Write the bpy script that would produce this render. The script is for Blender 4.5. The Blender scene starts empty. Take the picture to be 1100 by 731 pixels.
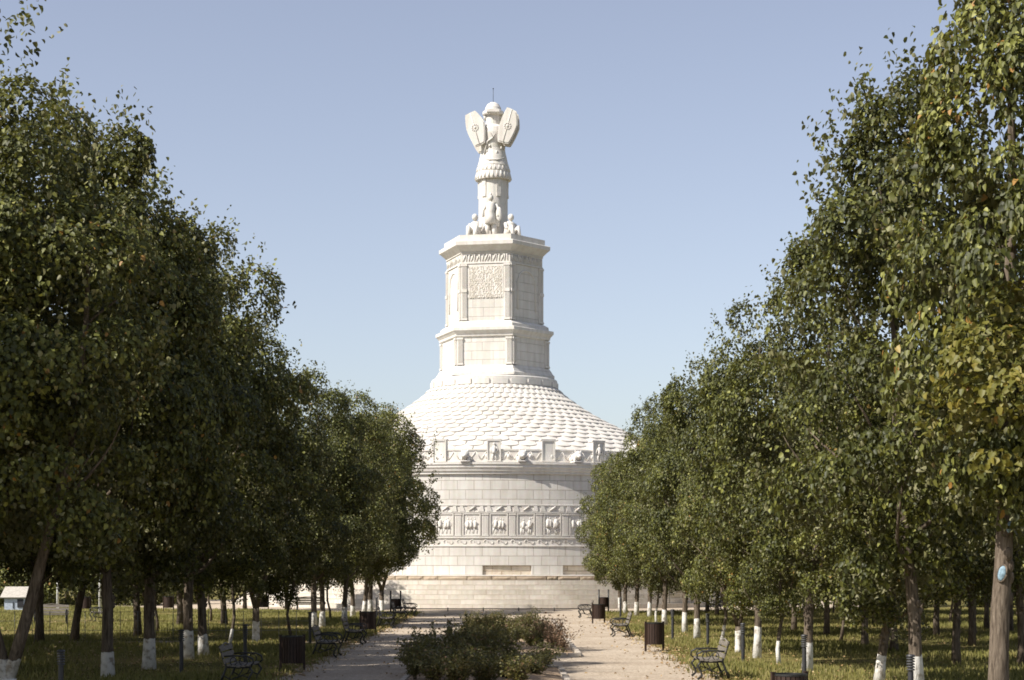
import bpy, math, random
import numpy as np
from mathutils import Vector, Matrix

random.seed(11)
SC = bpy.context.scene
COL = SC.collection
R = math.radians
TAU = 2 * math.pi
F = 1950.0          # focal length of the photograph in its own pixels (1100 wide)
EYE = 2.6           # height of the camera above the park's ground
HOR = 610.0         # row of the horizon


def gp(px, py):
    """ground point seen at a pixel of the photograph"""
    Z = F * EYE / (py - HOR)
    return ((px - 550) / F * Z, Z)


# ------------------------------------------------------------------ tags
def tag(o, label=None, cat=None, group=None, kind=None):
    if label: o['label'] = label
    if cat: o['category'] = cat
    if group: o['group'] = group
    if kind: o['kind'] = kind
    return o


def empty(name, loc=(0, 0, 0), rz=0.0):
    o = bpy.data.objects.new(name, None)
    COL.objects.link(o)
    o.location = loc
    o.rotation_euler = (0, 0, rz)
    o.empty_display_size = 0.2
    return o


def link(name, me, parent=None):
    o = bpy.data.objects.new(name, me)
    COL.objects.link(o)
    if parent: o.parent = parent
    return o


def copy_tree(o, parent=None):
    c = o.copy()
    COL.objects.link(c)
    c.parent = parent
    for ch in list(o.children):
        copy_tree(ch, c)
    return c


# ------------------------------------------------------------------ mesh builder
class MB:
    def __init__(self):
        self.v = []; self.f = []; self.uv = []; self.s = []

    def face(self, idx, uv=None, smooth=False):
        self.f.append(tuple(idx)); self.uv.append(uv); self.s.append(smooth)

    def box(self, c, size, M=None):
        c = Vector(c); hx, hy, hz = size[0] / 2, size[1] / 2, size[2] / 2
        b = len(self.v)
        for z in (-hz, hz):
            for x, y in ((-hx, -hy), (hx, -hy), (hx, hy), (-hx, hy)):
                p = Vector((x, y, z))
                if M: p = M @ p
                self.v.append(tuple(c + p))
        for q in ((3, 2, 1, 0), (4, 5, 6, 7), (0, 1, 5, 4), (1, 2, 6, 5), (2, 3, 7, 6), (3, 0, 4, 7)):
            self.face([b + i for i in q])
        return self

    def tube(self, pts, radii, n=8, cap=True, smooth=True):
        pts = [Vector(p) for p in pts]
        if not hasattr(radii, '__len__'): radii = [radii] * len(pts)
        b = len(self.v)
        ref = None
        for i, p in enumerate(pts):
            d = (pts[min(i + 1, len(pts) - 1)] - pts[max(i - 1, 0)])
            d = d.normalized() if d.length > 1e-9 else Vector((0, 0, 1))
            if ref is None:
                ref = Vector((1, 0, 0)) if abs(d.x) < .9 else Vector((0, 1, 0))
            a = (ref - d * ref.dot(d)).normalized(); ref = a
            w = d.cross(a)
            for k in range(n):
                t = TAU * k / n
                self.v.append(tuple(p + (a * math.cos(t) + w * math.sin(t)) * radii[i]))
        for i in range(len(pts) - 1):
            for k in range(n):
                k2 = (k + 1) % n
                self.face((b + i * n + k, b + i * n + k2, b + (i + 1) * n + k2, b + (i + 1) * n + k), None, smooth)
        if cap:
            self.face([b + k for k in range(n)][::-1])
            self.face([b + (len(pts) - 1) * n + k for k in range(n)])
        return self

    def ell(self, c, rad, M=None, nu=10, nv=7):
        c = Vector(c); b = len(self.v)
        for j in range(nv + 1):
            ph = math.pi * j / nv
            for i in range(nu):
                th = TAU * i / nu
                p = Vector((rad[0] * math.sin(ph) * math.cos(th), rad[1] * math.sin(ph) * math.sin(th), -rad[2] * math.cos(ph)))
                if M: p = M @ p
                self.v.append(tuple(c + p))
        for j in range(nv):
            for i in range(nu):
                i2 = (i + 1) % nu
                self.face((b + j * nu + i, b + j * nu + i2, b + (j + 1) * nu + i2, b + (j + 1) * nu + i), None, True)
        return self

    def lathe(self, prof, n=192, a0=0.0, a1=TAU, smooth=True, uref=None, caps=False):
        """profile of (radius, height) turned about z; angle 0 looks towards the camera (-y)"""
        full = abs(a1 - a0 - TAU) < 1e-6
        for j in range(len(prof) - 1):
            (r0, z0), (r1, z1) = prof[j], prof[j + 1]
            b = len(self.v)
            v0 = z0; v1 = z1
            if abs(z1 - z0) < 1e-4: v1 = v0 + abs(r1 - r0)
            ur = uref if uref else max(r0, r1)
            for i in range(n + 1):
                a = a0 + (a1 - a0) * i / n
                self.v.append((r0 * math.sin(a), -r0 * math.cos(a), z0))
                self.v.append((r1 * math.sin(a), -r1 * math.cos(a), z1))
            for i in range(n):
                aa = a0 + (a1 - a0) * i / n; ab = a0 + (a1 - a0) * (i + 1) / n
                self.face((b + 2 * i, b + 2 * i + 2, b + 2 * i + 3, b + 2 * i + 1),
                          ((aa * ur, v0), (ab * ur, v0), (ab * ur, v1), (aa * ur, v1)), smooth)
        if caps and not full:
            for a in (a0, a1):
                b = len(self.v)
                for r, z in prof: self.v.append((r * math.sin(a), -r * math.cos(a), z))
                self.face(list(range(b, b + len(prof))), [(r, z) for r, z in prof])
        return self

    def hexa(self, prof, ph, top=True):
        """six-sided turned profile, flat faces, uv in metres per face"""
        for k in range(6):
            a, c = ph + k * TAU / 6, ph + (k + 1) * TAU / 6
            for j in range(len(prof) - 1):
                (r0, z0), (r1, z1) = prof[j], prof[j + 1]
                b = len(self.v)
                self.v += [(r0 * math.sin(a), -r0 * math.cos(a), z0), (r0 * math.sin(c), -r0 * math.cos(c), z0),
                           (r1 * math.sin(c), -r1 * math.cos(c), z1), (r1 * math.sin(a), -r1 * math.cos(a), z1)]
                o = k * 13.3 + .3
                self.face((b, b + 1, b + 2, b + 3), ((o - r0 / 2, z0), (o + r0 / 2, z0), (o + r1 / 2, z1), (o - r1 / 2, z1)))
        if top:
            b = len(self.v); r, z = prof[-1]
            for k in range(6):
                a = ph + k * TAU / 6
                self.v.append((r * math.sin(a), -r * math.cos(a), z))
            self.face(list(range(b, b + 6)))
        return self

    def prism(self, poly, org, U, V, W, t):
        """polygon (u,v) in the frame org,U,V pushed out along W by t"""
        org, U, V, W = Vector(org), Vector(U), Vector(V), Vector(W)
        b = len(self.v); n = len(poly)
        for d in (0, t):
            for u, v in poly: self.v.append(tuple(org + U * u + V * v + W * d))
        self.face([b + i for i in range(n)][::-1])
        self.face([b + n + i for i in range(n)])
        for i in range(n):
            j = (i + 1) % n
            self.face((b + i, b + j, b + n + j, b + n + i))
        return self

    def mesh(self, name, m):
        me = bpy.data.meshes.new(name)
        me.from_pydata(self.v, [], self.f)
        if any(u is not None for u in self.uv):
            uvl = me.uv_layers.new(name='UVMap'); k = 0
            for f, u in zip(self.f, self.uv):
                for q in range(len(f)):
                    uvl.data[k].uv = u[q] if u is not None else (0.31, 0.31)
                    k += 1
        me.polygons.foreach_set('use_smooth', self.s)
        for mm in (m if isinstance(m, (list, tuple)) else [m]): me.materials.append(mm)
        me.update()
        return me

    def build(self, name, m, parent=None):
        return link(name, self.mesh(name, m), parent)


# ------------------------------------------------------------------ materials
class NT:
    def __init__(self, name):
        self.m = bpy.data.materials.new(name); self.m.use_nodes = True
        self.t = self.m.node_tree; self.t.nodes.clear()

    def n(self, typ, **kw):
        nd = self.t.nodes.new(typ)
        for k, v in kw.items():
            if k.startswith('_'): setattr(nd, k[1:], v)
            else:
                nd.inputs[k.replace('__', ' ')].default_value = v
        return nd

    def l(self, a, ao, b, bi):
        self.t.links.new(a.outputs[ao], b.inputs[bi])

    def ramp(self, src, so, stops):
        r = self.t.nodes.new('ShaderNodeValToRGB')
        el = r.color_ramp.elements
        while len(el) < len(stops): el.new(.5)
        for e, (p, c) in zip(el, stops):
            e.position = p; e.color = (c[0], c[1], c[2], 1)
        self.t.links.new(src.outputs[so], r.inputs['Fac'])
        return r

    def mix(self, fac, a, b, mode='MIX'):
        m = self.t.nodes.new('ShaderNodeMix'); m.data_type = 'RGBA'; m.blend_type = mode
        for sock, val in ((m.inputs[0], fac), (m.inputs[6], a), (m.inputs[7], b)):
            if isinstance(val, tuple) and hasattr(val[0], 'outputs'): self.t.links.new(val[0].outputs[val[1]], sock)
            elif isinstance(val, tuple): sock.default_value = (*val[:3], 1)
            else: sock.default_value = val
        return m

    def out(self, sh, so=0):
        o = self.t.nodes.new('ShaderNodeOutputMaterial')
        self.t.links.new(sh.outputs[so], o.inputs['Surface'])
        return self.m


def stone(name, base, dark, joint=None, bw=1.07, bh=.607, off=0.0, rough_amt=.25, mortar=.016, var=.12, vshift=0.0):
    q = NT(name)
    co = q.n('ShaderNodeTexCoord')
    n1 = q.n('ShaderNodeTexNoise', Scale=.55, Detail=6.0, Roughness=.6)
    q.l(co, 'Object', n1, 'Vector')
    n2 = q.n('ShaderNodeTexNoise', Scale=5.0, Detail=7.0, Roughness=.65)
    q.l(co, 'Object', n2, 'Vector')
    r1 = q.ramp(n1, 'Fac', [(.32, dark), (.62, base)])
    c = q.mix(.22, (r1, 'Color'), (n2, 'Color'), 'SOFT_LIGHT')
    # rain streaks run down the blocks
    mp = q.n('ShaderNodeMapping'); mp.inputs['Scale'].default_value = (2.2, 2.2, .16)
    q.l(co, 'Object', mp, 'Vector')
    n3 = q.n('ShaderNodeTexNoise', Scale=1.6, Detail=4.0)
    q.l(mp, 'Vector', n3, 'Vector')
    r3 = q.ramp(n3, 'Fac', [(.42, (.86, .84, .81)), (.56, (1, 1, 1))])
    c = q.mix(.55, (c, 2), (r3, 'Color'), 'MULTIPLY')
    bs = q.n('ShaderNodeBsdfPrincipled', Roughness=.82)
    bs.inputs['Specular IOR Level'].default_value = .25
    bmp = q.n('ShaderNodeBump', Strength=rough_amt, Distance=.04)
    q.l(n2, 'Fac', bmp, 'Height')
    if joint:
        uv = q.n('ShaderNodeUVMap')
        m2 = q.n('ShaderNodeMapping'); m2.inputs['Location'].default_value = (off, vshift, 0)
        q.l(uv, 'UV', m2, 'Vector')
        br = q.n('ShaderNodeTexBrick', Scale=1.0, Mortar__Size=mortar, Mortar__Smooth=.15, Bias=0.0, Brick__Width=bw, Row__Height=bh)
        br.inputs['Color1'].default_value = (1 - var, 1 - var, 1 - var * 1.1, 1)
        br.inputs['Color2'].default_value = (1, 1, 1, 1)
        br.inputs['Mortar'].default_value = (*joint, 1)
        q.l(m2, 'Vector', br, 'Vector')
        c = q.mix(1.0, (c, 2), (br, 'Color'), 'MULTIPLY')
        b2 = q.n('ShaderNodeBump', Strength=.8, Distance=.03); b2.invert = True
        q.l(br, 'Fac', b2, 'Height'); q.l(bmp, 'Normal', b2, 'Normal')
        q.l(b2, 'Normal', bs, 'Normal')
    else:
        q.l(bmp, 'Normal', bs, 'Normal')
    q.l(c, 2, bs, 'Base Color')
    return q.out(bs)


W1, W2 = (.64, .613, .570), (.57, .540, .493)
M_WALL = stone('white_limestone_blocks', W1, W2, (.60, .56, .52), bw=1.07, bh=.607, vshift=-2.13 + .0, var=.11)
M_WALLP = stone('white_limestone_pedestal_blocks', W1, W2, (.72, .69, .66), bw=1.55, bh=.62, vshift=.08, var=.06, mortar=.012)
M_STONE = stone('white_limestone', W1, W2)
M_TILE = stone('white_limestone_tile', (.56, .534, .493), (.49, .462, .42))
M_OLD = stone('weathered_limestone_courses', (.645, .60, .535), (.53, .48, .415), (.76, .73, .68), bw=1.5, bh=.30, var=.16, rough_amt=.7, mortar=.02)
M_ROUGH = stone('rough_quarry_limestone', (.68, .60, .49), (.52, .45, .36), (.6, .55, .5), bw=1.25, bh=.34, var=.18, rough_amt=.8, mortar=.03)


def plain(name, col, rough=.6, spec=.3, noise=.15, scale=8.0, bump=0.0, metal=0.0, stretch=None):
    q = NT(name)
    co = q.n('ShaderNodeTexCoord')
    n1 = q.n('ShaderNodeTexNoise', Scale=scale, Detail=5.0, Roughness=.6)
    if stretch:
        mp = q.n('ShaderNodeMapping'); mp.inputs['Scale'].default_value = stretch
        q.l(co, 'Object', mp, 'Vector'); q.l(mp, 'Vector', n1, 'Vector')
    else: q.l(co, 'Object', n1, 'Vector')
    lo = tuple(x * (1 - noise * 1.6) for x in col); hi = tuple(min(1, x * (1 + noise * 1.6)) for x in col)
    r1 = q.ramp(n1, 'Fac', [(.3, lo), (.7, hi)])
    bs = q.n('ShaderNodeBsdfPrincipled', Roughness=rough, Metallic=metal)
    bs.inputs['Specular IOR Level'].default_value = spec
    q.l(r1, 'Color', bs, 'Base Color')
    if bump:
        b = q.n('ShaderNodeBump', Strength=bump, Distance=.02); q.l(n1, 'Fac', b, 'Height'); q.l(b, 'Normal', bs, 'Normal')
    return q.out(bs)


M_IRON = plain('black_painted_iron', (.018, .018, .017), .45, .4)
M_SLAT = plain('greyed_bench_wood', (.17, .15, .125), .7, .25, .3, 6, .4, stretch=(1, 12, 12))
M_BIN = plain('dark_stained_wood', (.035, .020, .014), .6, .3, .3, 6, .4, stretch=(12, 12, 1))
M_BOLL = plain('dark_grey_metal', (.032, .032, .034), .45, .4)
M_LOUV = plain('lamp_louvre_metal', (.05, .05, .05), .4, .5)
M_POLE = plain('white_painted_pole', (.72, .71, .68), .5, .3)
M_WIRE = plain('galvanised_wire', (.20, .19, .17), .5, .4)
M_KERB = plain('pale_concrete_kerb', (.42, .37, .31), .9, .2, .3, 5, .5)
M_SOIL = plain('dry_bed_soil', (.30, .22, .15), 1.0, .1, .35, 6, .8)
M_BLUE = plain('pale_blue_wound_paint', (.20, .29, .35), .7, .2, .35, 20)
M_KROOF = plain('pale_kiosk_roof', (.40, .37, .32), .7, .3)
M_KWALL = plain('bluish_white_panel', (.42, .47, .55), .6, .3)
M_DARK = plain('dark_panel', (.03, .03, .035), .6, .3)
M_CANVAS = plain('olive_beige_canvas', (.42, .38, .29), .9, .1, .12, 3)


def m_bark(name, white):
    q = NT(name)
    co = q.n('ShaderNodeTexCoord')
    mp = q.n('ShaderNodeMapping'); mp.inputs['Scale'].default_value = (9, 9, 1.6)
    q.l(co, 'Object', mp, 'Vector')
    n1 = q.n('ShaderNodeTexNoise', Scale=2.4, Detail=6.0, Roughness=.65, Distortion=.6)
    q.l(mp, 'Vector', n1, 'Vector')
    col = q.ramp(n1, 'Fac', [(.34, (.050, .038, .028)), (.52, (.130, .102, .076)), (.72, (.21, .172, .132))])
    last = (col, 'Color')
    bs = q.n('ShaderNodeBsdfPrincipled', Roughness=.9)
    bs.inputs['Specular IOR Level'].default_value = .15
    if white:
        ge = q.n('ShaderNodeNewGeometry'); sx = q.n('ShaderNodeSeparateXYZ'); q.l(ge, 'Position', sx, 'Vector')
        n2 = q.n('ShaderNodeTexNoise', Scale=4.0, Detail=3.0); q.l(ge, 'Position', n2, 'Vector')
        a = q.n('ShaderNodeMath', _operation='MULTIPLY_ADD'); a.inputs[1].default_value = .22; q.l(n2, 'Fac', a, 0); q.l(sx, 'Z', a, 2)
        oi = q.n('ShaderNodeObjectInfo')
        a2 = q.n('ShaderNodeMath', _operation='MULTIPLY_ADD'); a2.inputs[1].default_value = .3; q.l(oi, 'Random', a2, 0); q.l(a, 0, a2, 2)
        rr = q.ramp(a2, 0, [(.985, (1, 1, 1)), (1.0, (0, 0, 0))])
        n3 = q.n('ShaderNodeTexNoise', Scale=7.0, Detail=5.0); q.l(ge, 'Position', n3, 'Vector')
        wc = q.ramp(n3, 'Fac', [(.34, (.33, .29, .24)), (.47, (.64, .615, .57)), (.8, (.78, .765, .73))])
        mm = q.mix((rr, 'Color'), last, (wc, 'Color')); last = (mm, 2)
    q.l(last[0], last[1], bs, 'Base Color')
    b = q.n('ShaderNodeBump', Strength=.9, Distance=.03); q.l(n1, 'Fac', b, 'Height'); q.l(b, 'Normal', bs, 'Normal')
    return q.out(bs)


M_BARK = m_bark('grey_brown_bark', False)
M_BARKW = m_bark('bark_with_whitewashed_foot', True)


def m_leaf(name, stops, under, trans=.3, spec=.35):
    q = NT(name)
    at = q.n('ShaderNodeAttribute'); at.attribute_name = 'tint'
    oi = q.n('ShaderNodeObjectInfo')
    ad = q.n('ShaderNodeMath', _operation='MULTIPLY_ADD'); ad.inputs[1].default_value = .20
    q.l(oi, 'Random', ad, 0); q.l(at, 'Fac', ad, 2)
    sb = q.n('ShaderNodeMath', _operation='SUBTRACT'); sb.inputs[1].default_value = .10; q.l(ad, 0, sb, 0)
    col = q.ramp(sb, 0, stops)
    ge = q.n('ShaderNodeNewGeometry')
    cu = q.mix(.65, (col, 'Color'), under)
    cc = q.mix((ge, 'Backfacing'), (col, 'Color'), (cu, 2))
    bs = q.n('ShaderNodeBsdfPrincipled', Roughness=.54)
    bs.inputs['Specular IOR Level'].default_value = spec
    q.l(cc, 2, bs, 'Base Color')
    tr = q.n('ShaderNodeBsdfTranslucent')
    ct = q.mix(.5, (col, 'Color'), (.22, .21, .025)); q.l(ct, 2, tr, 'Color')
    mx = q.t.nodes.new('ShaderNodeMixShader'); mx.inputs[0].default_value = trans
    q.l(bs, 0, mx, 1); q.l(tr, 0, mx, 2)
    return q.out(mx)


M_LEAF = m_leaf('linden_leaf', [(0, (.018, .021, .005)), (.40, (.054, .062, .013)), (.68, (.128, .134, .028)), (.9, (.25, .255, .06)), (.985, (.33, .31, .10)), (.998, (.30, .16, .04))], (.25, .235, .13), .22, .34)  # leaves vary in tone; the palest stops also imitate sunlit sparkle
M_LEAFY = m_leaf('yellowing_linden_leaf', [(0, (.07, .075, .015)), (.5, (.15, .14, .025)), (.85, (.24, .19, .035)), (1, (.28, .12, .03))], (.24, .22, .10))
M_ROSE = m_leaf('rose_leaf', [(0, (.035, .042, .012)), (.5, (.09, .09, .025)), (.85, (.19, .165, .055)), (.97, (.26, .14, .09))], (.16, .14, .07), .3, .45)
M_DRY = m_leaf('dry_reddish_leaf', [(0, (.06, .035, .025)), (.5, (.15, .085, .055)), (1, (.26, .17, .11))], (.18, .13, .09), .15, .1)
M_GRASS = m_leaf('grass_blade', [(0, (.09, .10, .026)), (.45, (.19, .18, .052)), (.8, (.31, .27, .10)), (1, (.44, .36, .19))], (.24, .22, .09), .25, .1)
M_FALL = m_leaf('fallen_leaf', [(0, (.20, .12, .05)), (.5, (.34, .23, .11)), (1, (.46, .36, .20))], (.36, .28, .18), .1, .15)


def m_ground():
    q = NT('lawn_soil_and_turf')
    ge = q.n('ShaderNodeNewGeometry')
    n1 = q.n('ShaderNodeTexNoise', Scale=.22, Detail=6.0, Roughness=.6); q.l(ge, 'Position', n1, 'Vector')
    n2 = q.n('ShaderNodeTexNoise', Scale=3.2, Detail=8.0, Roughness=.7); q.l(ge, 'Position', n2, 'Vector')
    c1 = q.ramp(n1, 'Fac', [(.34, (.11, .11, .035)), (.52, (.17, .15, .058)), (.68, (.25, .20, .095))])
    c2 = q.ramp(n2, 'Fac', [(.3, (.55, .55, .5)), (.7, (1.25, 1.2, 1.1))])
    c = q.mix(1.0, (c1, 'Color'), (c2, 'Color'), 'MULTIPLY')
    bs = q.n('ShaderNodeBsdfPrincipled', Roughness=1.0); bs.inputs['Specular IOR Level'].default_value = .05
    q.l(c, 2, bs, 'Base Color')
    b = q.n('ShaderNodeBump', Strength=.8, Distance=.08); q.l(n2, 'Fac', b, 'Height'); q.l(b, 'Normal', bs, 'Normal')
    return q.out(bs)


def m_gravel():
    q = NT('sandy_gravel')
    ge = q.n('ShaderNodeNewGeometry')
    n1 = q.n('ShaderNodeTexNoise', Scale=.5, Detail=6.0, Roughness=.65); q.l(ge, 'Position', n1, 'Vector')
    n2 = q.n('ShaderNodeTexNoise', Scale=9.0, Detail=8.0, Roughness=.75); q.l(ge, 'Position', n2, 'Vector')
    vo = q.n('ShaderNodeTexVoronoi', Scale=14.0); q.l(ge, 'Position', vo, 'Vector')
    c1 = q.ramp(n1, 'Fac', [(.3, (.37, .30, .225)), (.52, (.46, .385, .30)), (.72, (.52, .445, .355))])
    c2 = q.ramp(n2, 'Fac', [(.30, (.45, .42, .39)), (.48, (.92, .91, .90)), (.70, (1.32, 1.32, 1.32))])
    c = q.mix(1.0, (c1, 'Color'), (c2, 'Color'), 'MULTIPLY')
    bs = q.n('ShaderNodeBsdfPrincipled', Roughness=.95); bs.inputs['Specular IOR Level'].default_value = .1
    q.l(c, 2, bs, 'Base Color')
    b = q.n('ShaderNodeBump', Strength=.7, Distance=.03); q.l(vo, 'Distance', b, 'Height')
    b2 = q.n('ShaderNodeBump', Strength=.8, Distance=.06); q.l(n2, 'Fac', b2, 'Height'); q.l(b, 'Normal', b2, 'Normal')
    q.l(b2, 'Normal', bs, 'Normal')
    return q.out(bs)


M_GROUND, M_GRAVEL = m_ground(), m_gravel()

# ------------------------------------------------------------------ ground, paths
g = MB(); g.v = [(-900, -300, 0), (900, -300, 0), (900, 1500, 0), (-900, 1500, 0)]; g.face((0, 1, 2, 3))
tag(g.build('ground', M_GROUND), kind='structure')
MX, MY = -1.28, 131.4
PL, PR = -5.45, 4.8


def wob(y, s): return .14 * math.sin(y * 1.3 + s) + .10 * math.sin(y * 3.1 + s * 2) + .07 * math.sin(y * 7.7 + s)


g = MB(); N = 330
for i in range(N + 1):
    y = -4 + 112 * i / N
    g.v += [(PL + wob(y, 0), y, .004), (PR + wob(y, 2), y, .004)]
for i in range(N): g.face((2 * i, 2 * i + 1, 2 * i + 3, 2 * i + 2))
tag(g.build('gravel_path', M_GRAVEL), kind='structure')
g = MB(); N = 360; g.v.append((MX, MY, .008))
for i in range(N):
    a = TAU * i / N; r = 27.3 + .2 * math.sin(a * 40) + .13 * math.sin(a * 93)
    g.v.append((MX + r * math.sin(a), MY - r * math.cos(a), .008))
for i in range(N): g.face((0, 1 + i, 1 + (i + 1) % N))
tag(g.build('forecourt_ground', M_GRAVEL), kind='structure')
g = MB(); N = 120
for i in range(N + 1):
    x = -42 + 36.4 * i / N
    g.v += [(x, 62.9 + wob(x, 1) * 1.4, .003), (x, 64.1 + wob(x, 4) * 1.4, .003)]
for i in range(N): g.face((2 * i, 2 * i + 2, 2 * i + 3, 2 * i + 1))
tag(g.build('side_path', M_GRAVEL), kind='structure')

# flower beds: soil and a low kerb round each
BEDS = [(-2.5, 1.25, 22.0, 47.0), (-2.2, 1.95, 52.8, 88.0)]
for nm, lab, (x0, x1, y0, y1) in (('bed_soil', 0, BEDS[0]), ('bed_soil', 1, BEDS[1])):
    s = MB(); nx, ny = 10, 60
    for j in range(ny + 1):
        for i in range(nx + 1):
            x = x0 + .1 + (x1 - x0 - .2) * i / nx; y = y0 + .1 + (y1 - y0 - .2) * j / ny
            e = min(1, min(i, nx - i) / 2) * min(1, min(j, ny - j) / 2)
            s.v.append((x, y, .03 + e * (.07 + .05 * random.random())))
    for j in range(ny):
        for i in range(nx):
            a = j * (nx + 1) + i; s.face((a, a + 1, a + nx + 2, a + nx + 1), None, True)
    tag(s.build('bed_soil', M_SOIL), kind='structure')
    k = MB()
    for ax, (c0, c1) in (('x', (x0, x1)), ('y', (y0, y1))):
        for e in ((y0, y1) if ax == 'x' else (x0, x1)):
            p = c0 + (.09 if ax == 'y' else 0)
            stop = c1 - (.09 if ax == 'y' else 0)
            while p < stop - .05:
                L = min(.95, stop - p); h = (.12 if lab else .06) + random.uniform(-.02, .02); o = random.uniform(-.015, .015)
                if ax == 'x': k.box((p + L / 2, e + o, h / 2 - .01), (L - .03, .12, h))
                else: k.box((e + o, p + L / 2, h / 2 - .01), (.12, L - .03, h))
                p += L
    tag(k.build('bed_kerb', M_KERB), kind='structure')

# ------------------------------------------------------------------ monument
mon = empty('monument', (MX, MY, 0))
tag(mon, 'white round stone monument with scaled roof and six-sided pedestal closing the path', 'monument')
# stepped base
b = MB(); prof = []
zs = [0.0, .30, .60, .90, 1.20, 1.50, 1.80]
rs = [18.7, 18.3, 17.9, 17.5, 17.1, 16.7, 16.3]
for z, r in zip(zs, rs): prof += [(r, z - (.03 if z == 0 else 0)), (r, z + .30)] if z < 1.8 else [(r, z)]
b.lathe(prof, 240, uref=17.0); b.build('stepped_base', M_OLD, mon)
# rough top course of the base: separate rocky blocks round the ring
b = MB(); rnd = random.Random(5); a = 0.0
while a < TAU - .02:
    da = rnd.uniform(.045, .125); a2 = min(a + da, TAU)
    r = 16.20 + rnd.uniform(-.03, .05); zt = 2.05
    n = 5; base = len(b.v)
    for i in range(n + 1):
        t = a + .0012 + (a2 - a - .0024) * i / n
        bul = .07 * math.sin(math.pi * i / n) + rnd.uniform(-.02, .03)
        for (rr, zz) in ((15.7, 1.8), (r + bul * .5, 1.80), (r + bul, 1.93), (r + bul * .3, zt), (15.7, zt)):
            b.v.append((rr * math.sin(t), -rr * math.cos(t), zz))
    for i in range(n):
        for j in range(4):
            p = base + i * 5 + j; b.face((p, p + 5, p + 6, p + 1))
    b.face([base + j for j in range(5)]); b.face([base + n * 5 + j for j in range(5)])
    a = a2
b.build('rough_course', M_ROUGH, mon)
b = MB(); b.lathe([(15.0, 2.052), (16.12, 2.052), (16.16, 2.09), (16.13, 2.13), (14.4, 2.13)], 240, uref=15); b.build('base_ledge', M_STONE, mon)

RD = 15.0
# lowest drum course, broken by long recesses that show the rough core
b = MB(); b.lathe([(14.86, 2.131), (14.86, 2.737)], 240, uref=RD); core = b.build('rough_core', M_ROUGH, mon)
b = MB(); per = TAU / 18; half = R(6.0)
for k in range(18):
    c = R(3.7) + k * per
    b = MB(); b.lathe([(14.5, 2.131), (RD, 2.131), (RD, 2.737), (14.5, 2.737)], 6, c + half, c + per - half, uref=RD, caps=True)
    b.build('lowest_course', M_WALL, mon)
    if k in (17, 3, 8, 12):     # slots that were filled again
        b = MB(); b.lathe([(14.5, 2.131), (RD - .003, 2.131), (RD - .003, 2.737), (14.5, 2.737)], 6, c - half, c + half, uref=RD, caps=True); b.build('lowest_course', M_WALL, mon)
b = MB(); b.lathe([(14.5, 2.738), (RD, 2.738), (RD, 3.951)], 288, uref=RD)
b.lathe([(RD, 6.06 + .607 - .0), (RD, 8.62)], 288, uref=RD)
b.build('drum_wall', M_WALL, mon)
# friezes
ZF0, ZF1, ZM1, ZU1 = 3.951, 4.60, 6.12, 6.667
b = MB(); b.lathe([(RD, ZF0), (RD + .05, ZF0 + .01), (RD + .05, ZF0 + .08), (RD - .02, ZF0 + .09), (RD - .02, ZF1 - .12), (RD + .05, ZF1 - .11), (RD + .05, ZF1 - .01), (RD - .03, ZF1)], 288)
NV = 216
for k in range(NV):                      # running scroll of the lower frieze
    a = TAU * k / NV; pts = []
    for j in range(6):
        t = j / 5 * 4.2; rr = .17 * (1 - j / 7)
        u = (rr * math.cos(t + (0 if k % 2 else math.pi))) / RD; z = (ZF0 + ZF1) / 2 - .02 + rr * math.sin(t + (0 if k % 2 else math.pi))
        pts.append(((RD - .01) * math.sin(a + u), -(RD - .01) * math.cos(a + u), z))
    b.tube(pts, .035, 4, False)
b.build('lower_frieze', M_STONE, mon)
b = MB(); b.lathe([(RD - .03, ZF1), (RD - .03, ZM1), (RD + .035, ZM1 + .005), (RD + .035, ZM1 + .06), (RD - .02, ZM1 + .065), (RD - .02, ZU1 - .09), (RD + .035, ZU1 - .085), (RD + .035, ZU1 - .01), (RD, ZU1 - .002)], 288)
NM = 54; dm = TAU / NM; am0 = R(1.65)


def onring(a, u, z, r):  # point on the ring at angle a, tangent offset u
    return (r * math.sin(a) + u * math.cos(a), -r * math.cos(a) + u * math.sin(a), z)


for k in range(NM):                      # trapezes, wedges and leaves of the upper frieze
    a = am0 + k * dm
    U = (math.cos(a), math.sin(a), 0); Wd = (math.sin(a), -math.cos(a), 0)
    o = onring(a, 0, 0, RD - .025); z0, z1 = ZM1 + .08, ZU1 - .105
    b.prism([(-.28, z1), (.28, z1), (.14, z0), (-.14, z0)][::-1], o, U, (0, 0, 1), Wd, .035)
    b.prism([(.42, z0), (.8, z0), (.74, z1), (.56, z1)], o, U, (0, 0, 1), Wd, .05)
    b.prism([(-.8, z0), (-.42, z0), (-.56, z1), (-.74, z1)], o, U, (0, 0, 1), Wd, .05)
    b.tube([onring(a, -.2 + .0, z0 + .05, RD + .03), onring(a, .22, z1 - .03, RD + .04)], [.03, .06], 5)
b.build('upper_frieze', M_STONE, mon)


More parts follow.
